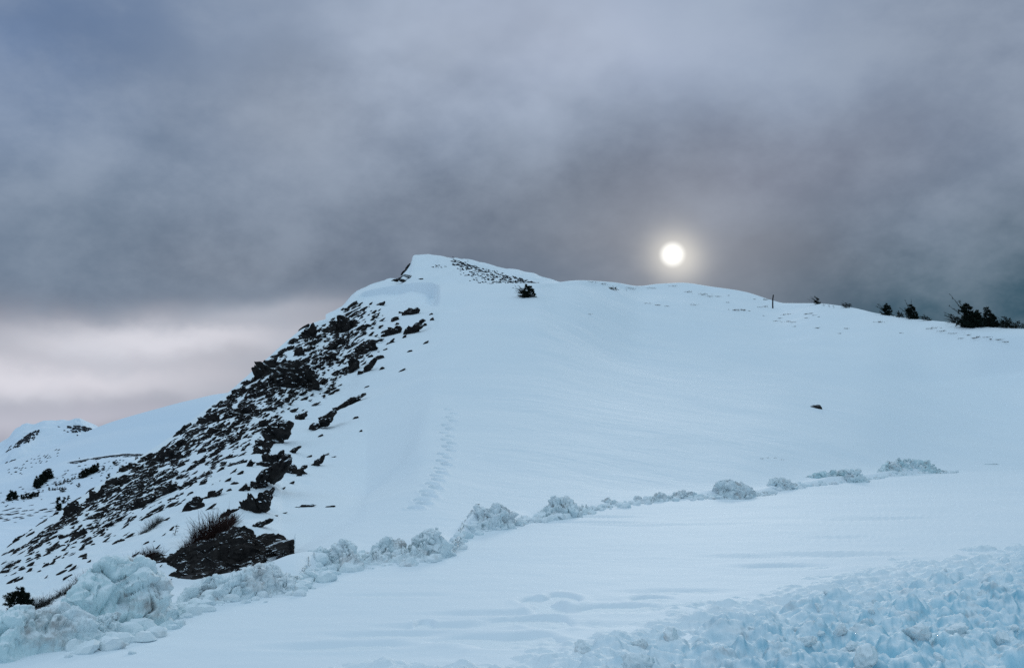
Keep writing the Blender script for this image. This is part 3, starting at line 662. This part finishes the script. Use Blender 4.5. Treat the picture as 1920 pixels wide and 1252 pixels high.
# ------------------------------------------------------------ churned snow at the road, lower right
us = np.concatenate([np.arange(560, 2080, 1.9), np.arange(2090, 3800, 18)]); th = np.arctan((us-960)/F/1.0)
rs = np.exp(np.linspace(math.log(3.6), math.log(24), 640))[:, None]
Xc, Yc = rs*np.sin(th), rs*np.cos(th); Pc = np.stack([Xc, Yc, 0*Xc], -1)
Uc, Vc = project(np.stack([Xc, Yc, 0*Xc], -1))
bl = np.interp(Uc, [500, 760, 900, 1000, 1130, 1250, 1400, 1550, 1700, 1920, 2200, 3000], [1285, 1236, 1236, 1228, 1185, 1150, 1115, 1085, 1050, 1000, 960, 930])
inside = sstep(-55, 130, Vc-bl+55*fbm(Pc*1.5, 4, 77)*1.5)
warp = np.stack([perlin(Pc*2.1, 80), perlin(Pc*2.1, 81), 0*Xc], -1)*.16
f1, f2 = worley((Pc+warp)*3.1, 82); g1, g2 = worley((Pc+warp*.6)*7.5, 83); h1, h2 = worley(Pc*17., 84)
hgt = .10*fbm(Pc*1.1, 3, 85)+.085*(.62-f1)+.06*np.minimum(f2-f1, .3)+.045*(.6-g1)+.014*(.6-h1)+.05*fbm(Pc*4, 4, 86, ridged=True)
Zc = -.03+inside*(.03+hgt*1.9)+.03*np.minimum(inside*6, 1)*fbm(Pc*6, 4, 88)
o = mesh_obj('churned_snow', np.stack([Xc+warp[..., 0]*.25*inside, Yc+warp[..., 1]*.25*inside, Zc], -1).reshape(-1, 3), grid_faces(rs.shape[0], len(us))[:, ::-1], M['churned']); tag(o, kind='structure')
at = o.data.attributes.new('ice', 'FLOAT', 'POINT'); at.data.foreach_set('value', (inside*sstep(-1., 2.5, Xc+fbm(Pc*.8, 3, 90)*2)).astype(np.float32).ravel())  # icier inside the churned area; rightward increase paints in the corner falloff
# loose chunks lying on it
CH = 'loose chunks of snow on the churned roadside'
for k in range(22):
    for _ in range(50):
        u = random.uniform(800, 1910); v = random.uniform(1020, 1245)
        lim = np.interp(u, [760, 1000, 1130, 1400, 1700, 1920], [1236, 1228, 1185, 1115, 1050, 1000])
        if v > lim+8: break
    p, n = hit_mesh(o, u, v)
    if p is None: continue
    S, Fc = rock_shape(4, 900+k, .55, 6); sz = .028+.06*random.random()**2
    ob = mesh_obj('snow_chunk', S*np.array([sz, sz*random.uniform(.6, 1), sz*.7]), Fc, M['plowed']); ob.location = Vector(p+np.array([0, 0, sz*.1])); ob.rotation_euler = (random.random(), random.random(), random.random()*6)
    lr = 'left edge' if u < 1200 else 'middle' if u < 1550 else 'right side'
    fb = 'nearest strip' if v > 1180 else 'centre strip' if v > 1110 else 'back strip'
    tag(ob, f'loose snow chunk, {fb}, {lr} of the churned snow', 'snow chunk', CH)

# ------------------------------------------------------------ plants
def tube(P, rads, sides=4):
    P = np.asarray(P, float); n = len(P); T = np.gradient(P, axis=0); T /= np.linalg.norm(T, axis=1)[:, None]+1e-9
    a = np.cross(T, [0.31, .17, .93]); a /= np.linalg.norm(a, axis=1)[:, None]+1e-9; b = np.cross(T, a)
    th = np.arange(sides)/sides*2*math.pi
    V = P[:, None]+(a[:, None]*np.cos(th)[None, :, None]+b[:, None]*np.sin(th)[None, :, None])*np.asarray(rads)[:, None, None]
    return V.reshape(-1, 3), grid_faces(n, sides, wrap=True)
class Acc:
    def __init__(s): s.V, s.F, s.b = [], [], 0
    def add(s, V, F): s.V.append(V); s.F.append(F+s.b); s.b += len(V)
    def build(s, name, mat, parent=None): return mesh_obj(name, np.concatenate(s.V), np.concatenate(s.F), mat, parent, smooth=False)
def needles(acc, P, n, L, spread, r):
    """bristly sprays of needles round a twig P (points)"""
    t = r.uniform(.15, 1, n); i = t*(len(P)-1); i0 = np.minimum(i.astype(int), len(P)-2); f = (i-i0)[:, None]
    base = P[i0]*(1-f)+P[i0+1]*f; ax = P[i0+1]-P[i0]; ax /= np.linalg.norm(ax, axis=1)[:, None]+1e-9
    d = ax*.7+r.normal(size=(n, 3))*spread; d /= np.linalg.norm(d, axis=1)[:, None]
    w = np.cross(d, r.normal(size=(n, 3))); w /= np.linalg.norm(w, axis=1)[:, None]+1e-9
    ln = L*r.uniform(.6, 1.2, n)[:, None]; wd = ln*.22
    V = np.stack([base-w*wd*.4, base+d*ln*.5-w*wd*.6, base+d*ln, base+d*ln*.5+w*wd*.6], 1).reshape(-1, 3)
    acc.add(V, np.arange(n*4).reshape(-1, 4))
def conifer(u, v, hpx, wpx, lean, label, seed, group=None, o=None, dens=1.0, mat='needle', nl=1.0, spikes=0, name='krummholz_pine', cat='pine', stems=1):
    """wind-shaped conifer: bent stems, boughs swept to one side, bristling needle sprays; lean in (-1 left .. 1 right)"""
    r = np.random.default_rng(seed); p, n_, _ = on_ground(u, v, o); m = px(p); H = hpx*m; Wd = wpx*m/2
    root = empty(name, p-np.array([0, 0, .05*H])); tag(root, label, cat, group)
    tr, cr = Acc(), Acc()
    for s in range(stems):
        off = (s-(stems-1)/2)/max(stems, 1)*Wd*1.1
        hs = H*(1 if s == stems//2 else r.uniform(.55, .85)); k = 8; t = np.linspace(0, 1, k)[:, None]
        P = np.array([[off, 0, 0]])+t*np.array([[0, 0, hs]])+t**1.5*np.array([[lean*hs*.5, r.uniform(-.1, .1)*hs, 0]])+r.normal(size=(k, 3))*.012*hs*(t > 0)
        tr.add(*tube(P, np.linspace(.035, .006, k)*H, 5))
        nb = int((16+hpx*.3)*dens)
        for b in range(nb):
            tt = r.uniform(.04, .97); q = P[int(tt*(k-1))]; az = r.uniform(0, 2*math.pi)
            ln = Wd*(1.15-tt*.95)*r.uniform(.55, 1.15)*(1.0/stems**.4); side = math.cos(az)
            ln *= 1+.6*lean*side; ln = max(ln, .08*H)
            s_ = np.linspace(0, 1, 5)[:, None]; dv = np.array([[math.cos(az), math.sin(az)*.8, r.uniform(.15, .6)]])
            Q = q+s_*dv*ln+s_**2*np.array([[lean*.35*ln, 0, r.uniform(-.25, .3)*ln]])+r.normal(size=(5, 3))*.03*ln*(s_ > 0)
            tr.add(*tube(Q, np.linspace(.012, .003, 5)*H, 3))
            needles(cr, Q, int(46*dens), (.095*H+.05*ln)*nl, .55, r)
    for b in range(spikes):
        az = r.uniform(2.2, 3.6); el = r.uniform(.25, 1.25); ln = H*r.uniform(.8, 1.25); s_ = np.linspace(0, 1, 6)[:, None]
        dv = np.array([[math.cos(az)*math.cos(el), math.sin(az)*math.cos(el), math.sin(el)]]); Q = np.array([[0, 0, H*.12]])+s_*dv*ln+s_**2*r.normal(size=3)*.12*ln
        tr.add(*tube(Q, np.linspace(.02, .005, 6)*H, 3)); needles(cr, Q, 50, .08*H, .4, r)
    a = tr.build('trunk', M['bark'], root); b = cr.build('crown', M[mat], root)
    return root
conifer(992, 557, 27, 36, -.45, 'lone dark wind-bent pine bush on the snow below the summit', 11, dens=1.5, stems=3, spikes=9)
g = 'wind-bent pines along the right skyline'
for (u, v, h, w, ln, lb, st) in [
    (1533, 570, 15, 12, -.3, 'small pine farthest left on the right skyline, beside a scrub line', 2), (1587, 577, 10, 22, 0, 'tiny flat pine alone on the skyline, second from the left', 2),
    (1664, 587, 23, 20, -.15, 'slim upright pine left of the bushy middle pine', 2), (1690, 591, 12, 16, -.5, 'low creeping pine at the right foot of the slim upright pine', 2),
    (1714, 597, 27, 24, -.5, 'bushy pine leaning left in the middle of the skyline row', 3), (1738, 599, 10, 22, -.6, 'low sprig touching the right side of the bushy leaning pine', 2),
    (1793, 603, 16, 22, -.6, 'arched low pine at the left side of the largest pine', 2), (1826, 613, 44, 42, -.35, 'largest thick black pine near the right edge', 4),
    (1863, 606, 36, 24, -.5, 'tall ragged pine right behind the largest one', 2), (1884, 613, 13, 44, -.6, 'low creeping pine under the tall ragged one', 2), (1893, 603, 20, 26, -.6, 'scraggly pine branch last before the right edge', 2), (1912, 607, 13, 34, -.4, 'flat pine scrub touching the right edge of the view', 2)]:
    conifer(u, v, h*1.05, w*1.15, ln*1.3, lb, int(u), g, dens=1.05 if h > 20 else .8, stems=st+1, spikes=5)
for q, (u, v) in enumerate([(1545, 574), (1555, 576), (1563, 577)]):
    conifer(u, v, 5, 9, -.3, ['scrub tuft nearest the leftmost skyline pine', 'middle scrub tuft of the three by the leftmost pine', 'scrub tuft third and farthest from the leftmost pine'][q], 50+q, 'three scrub tufts beside the leftmost skyline pine', dens=.5, name='pine_scrub', cat='scrub')
conifer(1151, 544, 9, 24, -.2, 'dark low bush on the central skyline hump', 61, dens=.8, name='low_bush', cat='bush', stems=3)
conifer(1175, 545, 4, 7, 0, 'tiny dark tuft right of the bush on the central hump', 62, dens=.4, name='low_bush', cat='bush')
conifer(850, 488, 8, 6, -.3, 'tiny pine standing on the crest right of the summit', 63, dens=.5, o=summit)
conifer(877, 491, 5, 8, 0, 'second tiny pine on the summit crest, farther right', 64, dens=.4, o=summit)
conifer(328, 1003, 22, 15, .35, 'small leafy sprig alone in the snow above the twiggy shrubs', 65, dens=.35, name='seedling', cat='seedling')
conifer(42, 1146, 42, 62, -.35, 'dark spiky bush in the far left corner behind the snow bank', 66, dens=1.5, stems=3, name='dark_bush', cat='bush')
# dark trees down on the bench
GB = 'small dark conifers on the low bench at the left'
k = 0
for (u0, v0, u1, v1, n, h) in [(66, 917, 92, 894, 14, 17), (150, 896, 184, 882, 14, 13), (103, 911, 142, 897, 9, 6), (14, 938, 32, 934, 6, 14), (40, 936, 74, 930, 10, 10), (90, 920, 125, 916, 7, 6)]:
    for q in range(n):
        t = (q+.5)/n; hh = h*random.uniform(.75, 1.15)
        nm = {66: 'slanting left clump', 150: 'dense right clump', 103: 'low line between clumps', 14: 'far left edge stand', 40: 'strip under the left clump', 90: 'sparse row below the line'}[u0]
        where = 'lower left end' if t < .33 else 'middle' if t < .67 else 'upper right end'
        conifer(u0+(u1-u0)*t+random.uniform(-1, 1), v0+(v1-v0)*t+random.uniform(-1, 2), hh, hh*.75, random.uniform(-.1, .1), f'small conifer at the {where} of the {nm}', 200+k, GB+', '+nm, o=bench, dens=.7, nl=2.2, name='conifer_tree', cat='tree'); k += 1
for q, (u, v, h, w, lb) in enumerate([(110, 957, 23, 7, 'slim dark conifer standing alone below the bench'), (120, 943, 11, 9, 'short tree close right of the slim lone conifer'), (128, 938, 9, 8, 'last short tree right of the slim lone conifer'),
        (204, 899, 11, 9, 'lone small spire tree beside the skyline of the rocks'), (216, 872, 9, 16, 'small bush group high on the bench'), (194, 880, 8, 7, 'single small tree right of the right clump'), (116, 922, 8, 14, 'scrubby bush in the middle of the bench'), (147, 913, 7, 9, 'pale scrub bush low on the bench'), (256, 862, 8, 7, 'small tree on the bench rim by the rocks')]):
    conifer(u, v, h, w, 0, lb, 300+q, None, o=bench, dens=.8, nl=2.0, name='conifer_tree', cat='tree')
def twigs(spine, label, seed, mat='twig', n=900, hpx=30, splay=.5, lean=.2, o=None):
    """dense leafless bush: hundreds of fine upward stems, forked, growing along a line of ground points"""
    r = np.random.default_rng(seed); us = np.array([q[0] for q in spine], float); vs = np.array([q[1] for q in spine], float); hs = np.array([q[2] for q in spine], float)
    pts = []; S = np.linspace(us[0], us[-1], 24)
    for s in S: pts.append(on_ground(s, np.interp(s, us, vs), o)[0])
    pts = np.array(pts); acc = Acc(); c = pts[len(pts)//2].copy(); root = None
    for i in range(n):
        t = r.uniform(0, 1)*(len(pts)-1); i0 = min(int(t), len(pts)-2); b = pts[i0]*(1-t+i0)+pts[i0+1]*(t-i0)
        m = px(b); h = np.interp(S[i0], us, hs)*m*r.uniform(.5, 1.1); b = b+np.array([r.normal()*.10*h, r.normal()*.3*h, -.03])
        d = np.array([lean+r.normal()*splay, r.normal()*splay, 1.]); d /= np.linalg.norm(d)
        s_ = np.linspace(0, 1, 4)[:, None]; P = b+s_*d*h+s_**2*r.normal(size=3)*.12*h
        acc.add(*tube(P, np.linspace(.011, .004, 4)*max(h, .15)*1.1, 3))
        for f in range(3):
            q = P[r.integers(1, 3)]; e = d*.6+r.normal(size=3)*.5; Q = q+np.linspace(0, 1, 3)[:, None]*e*h*.4
            acc.add(*tube(Q, np.array([.006, .004, .002])*max(h, .15)*1.2, 3))
    V = np.concatenate(acc.V)-c; o_ = mesh_obj('twiggy_shrub', V, np.concatenate(acc.F), M[mat], smooth=False); o_.location = Vector(c)
    return tag(o_, label, 'shrub')
twigs([(228, 1070, 10), (240, 1068, 24), (262, 1062, 30), (285, 1050, 26), (296, 1045, 16)], 'red-brown twiggy shrub directly behind the tallest snow heap', 1, n=620)
twigs([(344, 1032, 16), (362, 1028, 34), (385, 1020, 46), (410, 1002, 40), (428, 986, 26), (440, 976, 12)], 'large red-brown bush growing at the upper edge of the black outcrop', 2, n=950)
twigs([(262, 1002, 8), (275, 997, 18), (290, 985, 18), (303, 976, 12)], 'small dark brown shrub on the snow above the outcrop, left of the sprig', 3, 'darktwig', n=300)
twigs([(128, 1118, 10), (148, 1112, 30), (170, 1103, 34), (190, 1090, 18), (196, 1084, 8)], 'dark bush peeping over the left shoulder of the tallest heap', 4, 'darktwig', n=620)
twigs([(88, 1130, 8), (102, 1122, 12), (120, 1113, 18), (138, 1104, 18)], 'low dark scrub linking the two left bushes', 5, 'darktwig', n=300)
twigs([(50, 1144, 16), (65, 1142, 24), (80, 1136, 22), (92, 1130, 10)], 'dense twigs on the right side of the spiky corner bush', 6, 'darktwig', n=300)
twigs([(10, 1068, 10), (18, 1064, 14), (27, 1058, 8)], 'tiny dark shrub on the slope at the far left edge', 7, 'darktwig', n=120)
# grass tufts on the right slope
def tuft(u, v, wpx_, hpx_, label, seed, n=40, o=None):
    r = np.random.default_rng(seed); p = on_ground(u, v, o)[0]; m = px(p); acc = Acc()
    for i in range(n):
        b = np.array([r.normal()*wpx_*m*.3, r.normal()*wpx_*m*.5, -.03]); h = hpx_*m*r.uniform(.5, 1.3)
        s_ = np.linspace(0, 1, 3)[:, None]; d = np.array([r.normal()*.5, r.normal()*.5, .8]); P = b+s_*d*h+s_**2*np.array([[.35*h*r.normal(), 0, -.3*h]])
        acc.add(*tube(P, np.array([.25, .18, .05])*m, 3))
    o_ = acc.build('grass_tuft', M['grass']); o_.location = Vector(p); return tag(o_, label, 'grass tuft', 'dry grass tufts poking out of the right slope')
TU = [(1378,582,18,3.5,'wide grass tuft left of the marker post'),(1392,582,8,4,'dark grass tuft at the right end of the wide tuft'),(1405,583,4,2,'speck of grass right of the wide tuft'),(1433,575,8,3,'grass tuft just left of the post foot'),
 (1424,576,8,2,'thin grass by the post, second to its left'),(1435,562,10,3,'grass at the skyline left of the post'),(1413,561,4,2,'small grass sprig on the hump left of the post'),(1362,567,6,2,'short dash of grass on the hump'),
 (1365,554,4,2,'tiny tuft on the crest of the hump'),(1345,556,10,2,'thin grass at the left side of the hump'),(1432,592,3,2,'single speck of grass below the post'),(1461,597,5,3,'dark tuft below and right of the post'),
 (1480,589,8,2,'faint tuft right of the post'),(1470,590,8,2,'faint grass streak right of the post foot'),(1487,604,9,2.5,'dark grass streak in the middle of the right slope'),(1478,603,12,2,'pale grass streak in the middle of the right slope'),
 (1455,602,10,2,'pale grass two steps below the post'),(1511,589,5,3.5,'darkest tuft right of the post, left of a pair'),(1520,588,8,3,'middle tuft of the cluster under the leftmost pine'),(1527,591,5,2,'small tuft at the right of the cluster'),
 (1513,596,7,2,'tuft below the cluster under the leftmost pine'),(1535,594,4,2,'speck of grass under the leftmost pine'),(1533,615,5,3,'lonely dark tuft low on the right slope'),(1586,616,6,2.5,'lonely dark tuft farther right on the slope'),
 (1574,625,5,2,'faint speck below the right lonely tuft'),(1490,612,5,2,'faint tuft low in the middle'),(1649,604,14,3,'long dark tuft below the slim upright pine'),(1690,624,7,2,'small tuft between post and right edge'),
 (1745,616,18,3,'long dark grass line, left end of the right-hand row'),(1765,621,14,3,'second grass line of the right-hand row'),(1788,625,16,2.5,'third paler grass line of the right-hand row'),(1815,628,5,3,'dark dot of grass under the largest pine'),
 (1826,634,6,3.5,'black tuft below the largest pine'),(1834,632,6,4,'black tuft touching the right of that below the largest pine'),(1848,632,12,1.5,'flat grass dash right of the black tufts'),(1856,636,4,3,'black dot right of the flat dash'),
 (1872,637,8,3.5,'black tuft near the right edge'),(1884,641,8,3,'grass tuft closest to the right edge'),(1800,634,8,1.5,'faint pale dash below the row'),(1105,589,9,1.5,'faint grass dash on the open slope under the summit pine'),
 (1232,572,14,2,'faint broad grass patch left of the sun'),(1215,569,12,1.5,'faint grass left beside the broad patch'),(1250,574,8,1.5,'faint grass right beside the broad patch'),(1180,541,20,2,'grass streak on the central hump'),
 (1218,541,18,2,'grass streak below the sun, left'),(1262,537,16,2,'grass streak on the crest under the sun'),(1290,548,14,2.5,'grass streak on the hump right of the sun'),(1318,553,20,3,'darkest grass streak on the hump right of the sun'),
 (1330,556,14,2,'lower end of the dark grass streak right of the sun'),(1300,572,14,2,'faint patch of grass on the slope right below the sun'),(1110,530,20,2,'grass shading the crest of the central hump'),(1130,533,20,2,'second grass shading on the crest of the central hump'),
 (1425,858,9,2,'left grass dash of the patch above the bank'),(1437,857,6,2.5,'middle grass dash of the patch above the bank'),(1450,857,10,2,'right grass dash of the patch above the bank'),(1462,860,10,1.5,'faint end of the grass patch above the bank'),(920,532,16,1.5,'faint grey grass dash left of the lone pine')]
for k, (u, v, w, h, lb) in enumerate(TU): tuft(u, v, w, h, lb, 500+k, n=int(14+w*3))
# marker post
p, n_, _ = on_ground(1449, 578); m = px(p)
acc = Acc(); P = np.array([[0, 0, -.3], [0, 0, .4], [.02, 0, 1.0], [.10*1, 0, 24*m]]); acc.add(*tube(P, np.array([1.25, 1.25, 1.2, 1.1])*m, 8))
post = empty('marker_post', p); tag(post, 'slim dark snow marker post leaning slightly on the right skyline', 'marker post')
acc.build('post', M['post'], post)
acc = Acc(); acc.add(*tube(np.array([[.10, 0, 24*m-.004], [.10, 0, 24*m+.05]]), np.array([1.2, .9])*m, 8)); acc.build('cap', M['post'], post)

# ------------------------------------------------------------ camera
cam = bpy.data.cameras.new('camera'); co = bpy.data.objects.new('camera', cam); COL.objects.link(co); SC.camera = co
cam.sensor_width = 36; cam.lens = 36*F/W0; cam.clip_end = 20000; cam.clip_start = .05
co.location = (0, 0, EYE); co.rotation_euler = (math.pi/2+PITCH, 0, 0)

# ------------------------------------------------------------ sky and light
SUN_AZ = float(az_of(1261, 477)); SUN_EL = math.atan(float(tan_el(1261, 477)))
w = bpy.data.worlds.new('World'); SC.world = w; w.use_nodes = True; nt = w.node_tree; nt.nodes.clear(); L = nt.links
class E:
    def __init__(s, k): s.k = k
    @staticmethod
    def op(o, *a):
        n = nt.nodes.new('ShaderNodeMath'); n.operation = o
        for i, x in enumerate(a):
            if isinstance(x, E): L.new(x.k, n.inputs[i])
            else: n.inputs[i].default_value = x
        return E(n.outputs[0])
    def __add__(s, o): return E.op('ADD', s, o)
    __radd__ = __add__
    def __sub__(s, o): return E.op('SUBTRACT', s, o)
    def __rsub__(s, o): return E.op('SUBTRACT', o, s)
    def __mul__(s, o): return E.op('MULTIPLY', s, o)
    __rmul__ = __mul__
tcw = N(nt, 'ShaderNodeTexCoord'); sx = N(nt, 'ShaderNodeSeparateXYZ'); L.new(tcw.outputs['Generated'], sx.inputs[0])
dx, dy, dz = E(sx.outputs[0]), E(sx.outputs[1]), E(sx.outputs[2])
AZ = E.op('ARCTAN2', dx, dy)*57.29578; EL = E.op('ARCSINE', dz)*57.29578
def wnoise(scale, detail, vec, rough=.74, lo=None, hi=None):
    n = N(nt, 'ShaderNodeTexNoise', Scale=scale, Detail=detail, Roughness=rough); L.new(vec, n.inputs['Vector']); return E(n.outputs['Fac'])
mpw = N(nt, 'ShaderNodeMapping'); mpw.inputs['Scale'].default_value = (1, 1, 1.5); mpw.inputs['Rotation'].default_value = (0, math.radians(-22), 0); L.new(tcw.outputs['Generated'], mpw.inputs[0])
n1 = wnoise(2.6, 5, mpw.outputs[0], .55); n2 = wnoise(5.5, 8, mpw.outputs[0], .6)
AZn = AZ+(n1-.5)*14+(n2-.5)*5; ELn = EL+(n1-.5)*7+(n2-.5)*3
def lin(c): return tuple((x/255/12.92 if x/255 <= .04045 else ((x/255+.055)/1.055)**2.4) for x in c)
def gauss(a, e, sa, se, A=None, B=None):
    A = A or AZn; B = B or ELn
    q = E.op('POWER', (A-a)*(1/sa), 2)+E.op('POWER', (B-e)*(1/se), 2)
    return E.op('EXPONENT', q*-1.)
def step(x, a, b):
    n = N(nt, 'ShaderNodeMapRange', interpolation_type='SMOOTHSTEP'); L.new(x.k, n.inputs[0]); n.inputs[1].default_value = a; n.inputs[2].default_value = b; return E(n.outputs[0])
def mix(f, c1, c2):
    n = N(nt, 'ShaderNodeMix', data_type='RGBA'); L.new(f.k, n.inputs[0])
    for i, c in ((6, c1), (7, c2)):
        if isinstance(c, tuple): n.inputs[i].default_value = (*c, 1)
        else: L.new(c, n.inputs[i])
    return n.outputs[2]
def azel(u, v): return math.degrees(float(az_of(u, v))), math.degrees(math.atan(float(tan_el(u, v))))
C = mix(step(ELn, 4, 23), lin((104, 118, 136)), lin((146, 162, 186)))
for (u, v, su, sv, col, f) in [
    (1050, 60, 420, 140, (176, 187, 208), .85), (20, 40, 240, 260, (104, 128, 165), .85), (1900, 40, 300, 300, (110, 122, 142), .7),
    (940, 380, 420, 110, (86, 98, 116), .8), (180, 400, 260, 160, (96, 114, 134), .65), (560, 470, 240, 80, (90, 101, 118), .7), (600, 210, 220, 90, (126, 136, 152), .6),
    (60, 590, 420, 45, (100, 104, 122), .7), (1450, 330, 330, 120, (124, 127, 144), .6), (1120, 480, 240, 60, (112, 120, 134), .6),
    (330, 625, 300, 42, (222, 221, 229), .95), (60, 700, 460, 55, (222, 219, 227), 1.0), (60, 790, 500, 45, (196, 195, 208), .9), (520, 580, 150, 34, (196, 198, 208), .6),
    (1560, 500, 260, 60, (118, 118, 130), .5), (1960, 575, 440, 135, (14, 72, 92), 1.0), (2300, 640, 500, 260, (20, 66, 84), .9)]:
    a, e = azel(u, v); C = mix(gauss(a, e, su/F*57.3, sv/F*57.3)*f, C, lin(col))
soft = step(n2, .32, .72); C = mix(soft*.30, C, lin((188, 200, 216)))
soft = step(n1, .60, .40); C = mix(soft*.18, C, lin((66, 78, 94)))
# sun seen through the cloud
sa, se = math.degrees(SUN_AZ), math.degrees(SUN_EL)
halo = gauss(sa, se, 6.5, 4.5, AZn*.4+AZ*.6, ELn*.4+EL*.6); C = mix(halo*.42, C, lin((172, 172, 178)))
halo = gauss(sa, se-.2, 1.5, 1.4, AZn*.12+AZ*.88, ELn*.12+EL*.88); C = mix(halo*.9, C, lin((232, 228, 220)))
dist = E.op('SQRT', E.op('POWER', (AZ-sa)*math.cos(SUN_EL), 2)+E.op('POWER', EL-se, 2))
C = mix(step(dist+(n2-.5)*.25, .84, .30), C, (1.25, 1.24, 1.18))
# the bright overcast above and behind the viewer, which lights the snow
up = step(EL, 27, 48); back = step(dy, .35, -.3)*step(EL, -5, 10)
C = mix(up, C, (.59, .765, .90)); C = mix(back*(1-up)*.9, C, (.36, .50, .66))
side = step(dx, .45, .8)*(1-up); C = mix(side*.8, C, (.05, .16, .24))
C = mix(step(EL, -2, -12), C, (.35, .42, .5))
sky = N(nt, 'ShaderNodeTexSky'); sky.sky_type = 'NISHITA'; sky.sun_disc = False; sky.sun_elevation = SUN_EL; sky.sun_rotation = SUN_AZ; sky.altitude = 3000
bg1 = N(nt, 'ShaderNodeBackground', Strength=.08); L.new(sky.outputs[0], bg1.inputs[0])
bg2 = N(nt, 'ShaderNodeBackground', Strength=1.0); L.new(C, bg2.inputs[0])
ms = N(nt, 'ShaderNodeMixShader'); ms.inputs[0].default_value = .985; L.new(bg1.outputs[0], ms.inputs[1]); L.new(bg2.outputs[0], ms.inputs[2])
out = N(nt, 'ShaderNodeOutputWorld'); L.new(ms.outputs[0], out.inputs[0])
w.cycles.sampling_method = 'MANUAL'; w.cycles.sample_map_resolution = 512
sd = bpy.data.lights.new('sun', 'SUN'); sd.energy = 1.2; sd.angle = math.radians(14); sd.color = (1, .95, .88)
so = bpy.data.objects.new('sun', sd); COL.objects.link(so)
dirv = Vector((math.sin(SUN_AZ)*math.cos(SUN_EL), math.cos(SUN_AZ)*math.cos(SUN_EL), math.sin(SUN_EL)))
so.rotation_euler = (-dirv).to_track_quat('-Z', 'Y').to_euler()
SC.view_settings.view_transform = 'Standard'; SC.view_settings.look = 'None'; SC.view_settings.exposure = 0; SC.view_settings.gamma = 1
SC.render.engine = 'CYCLES'; SC.cycles.max_bounces = 5; SC.cycles.diffuse_bounces = 4
SC.cycles.use_denoising = False
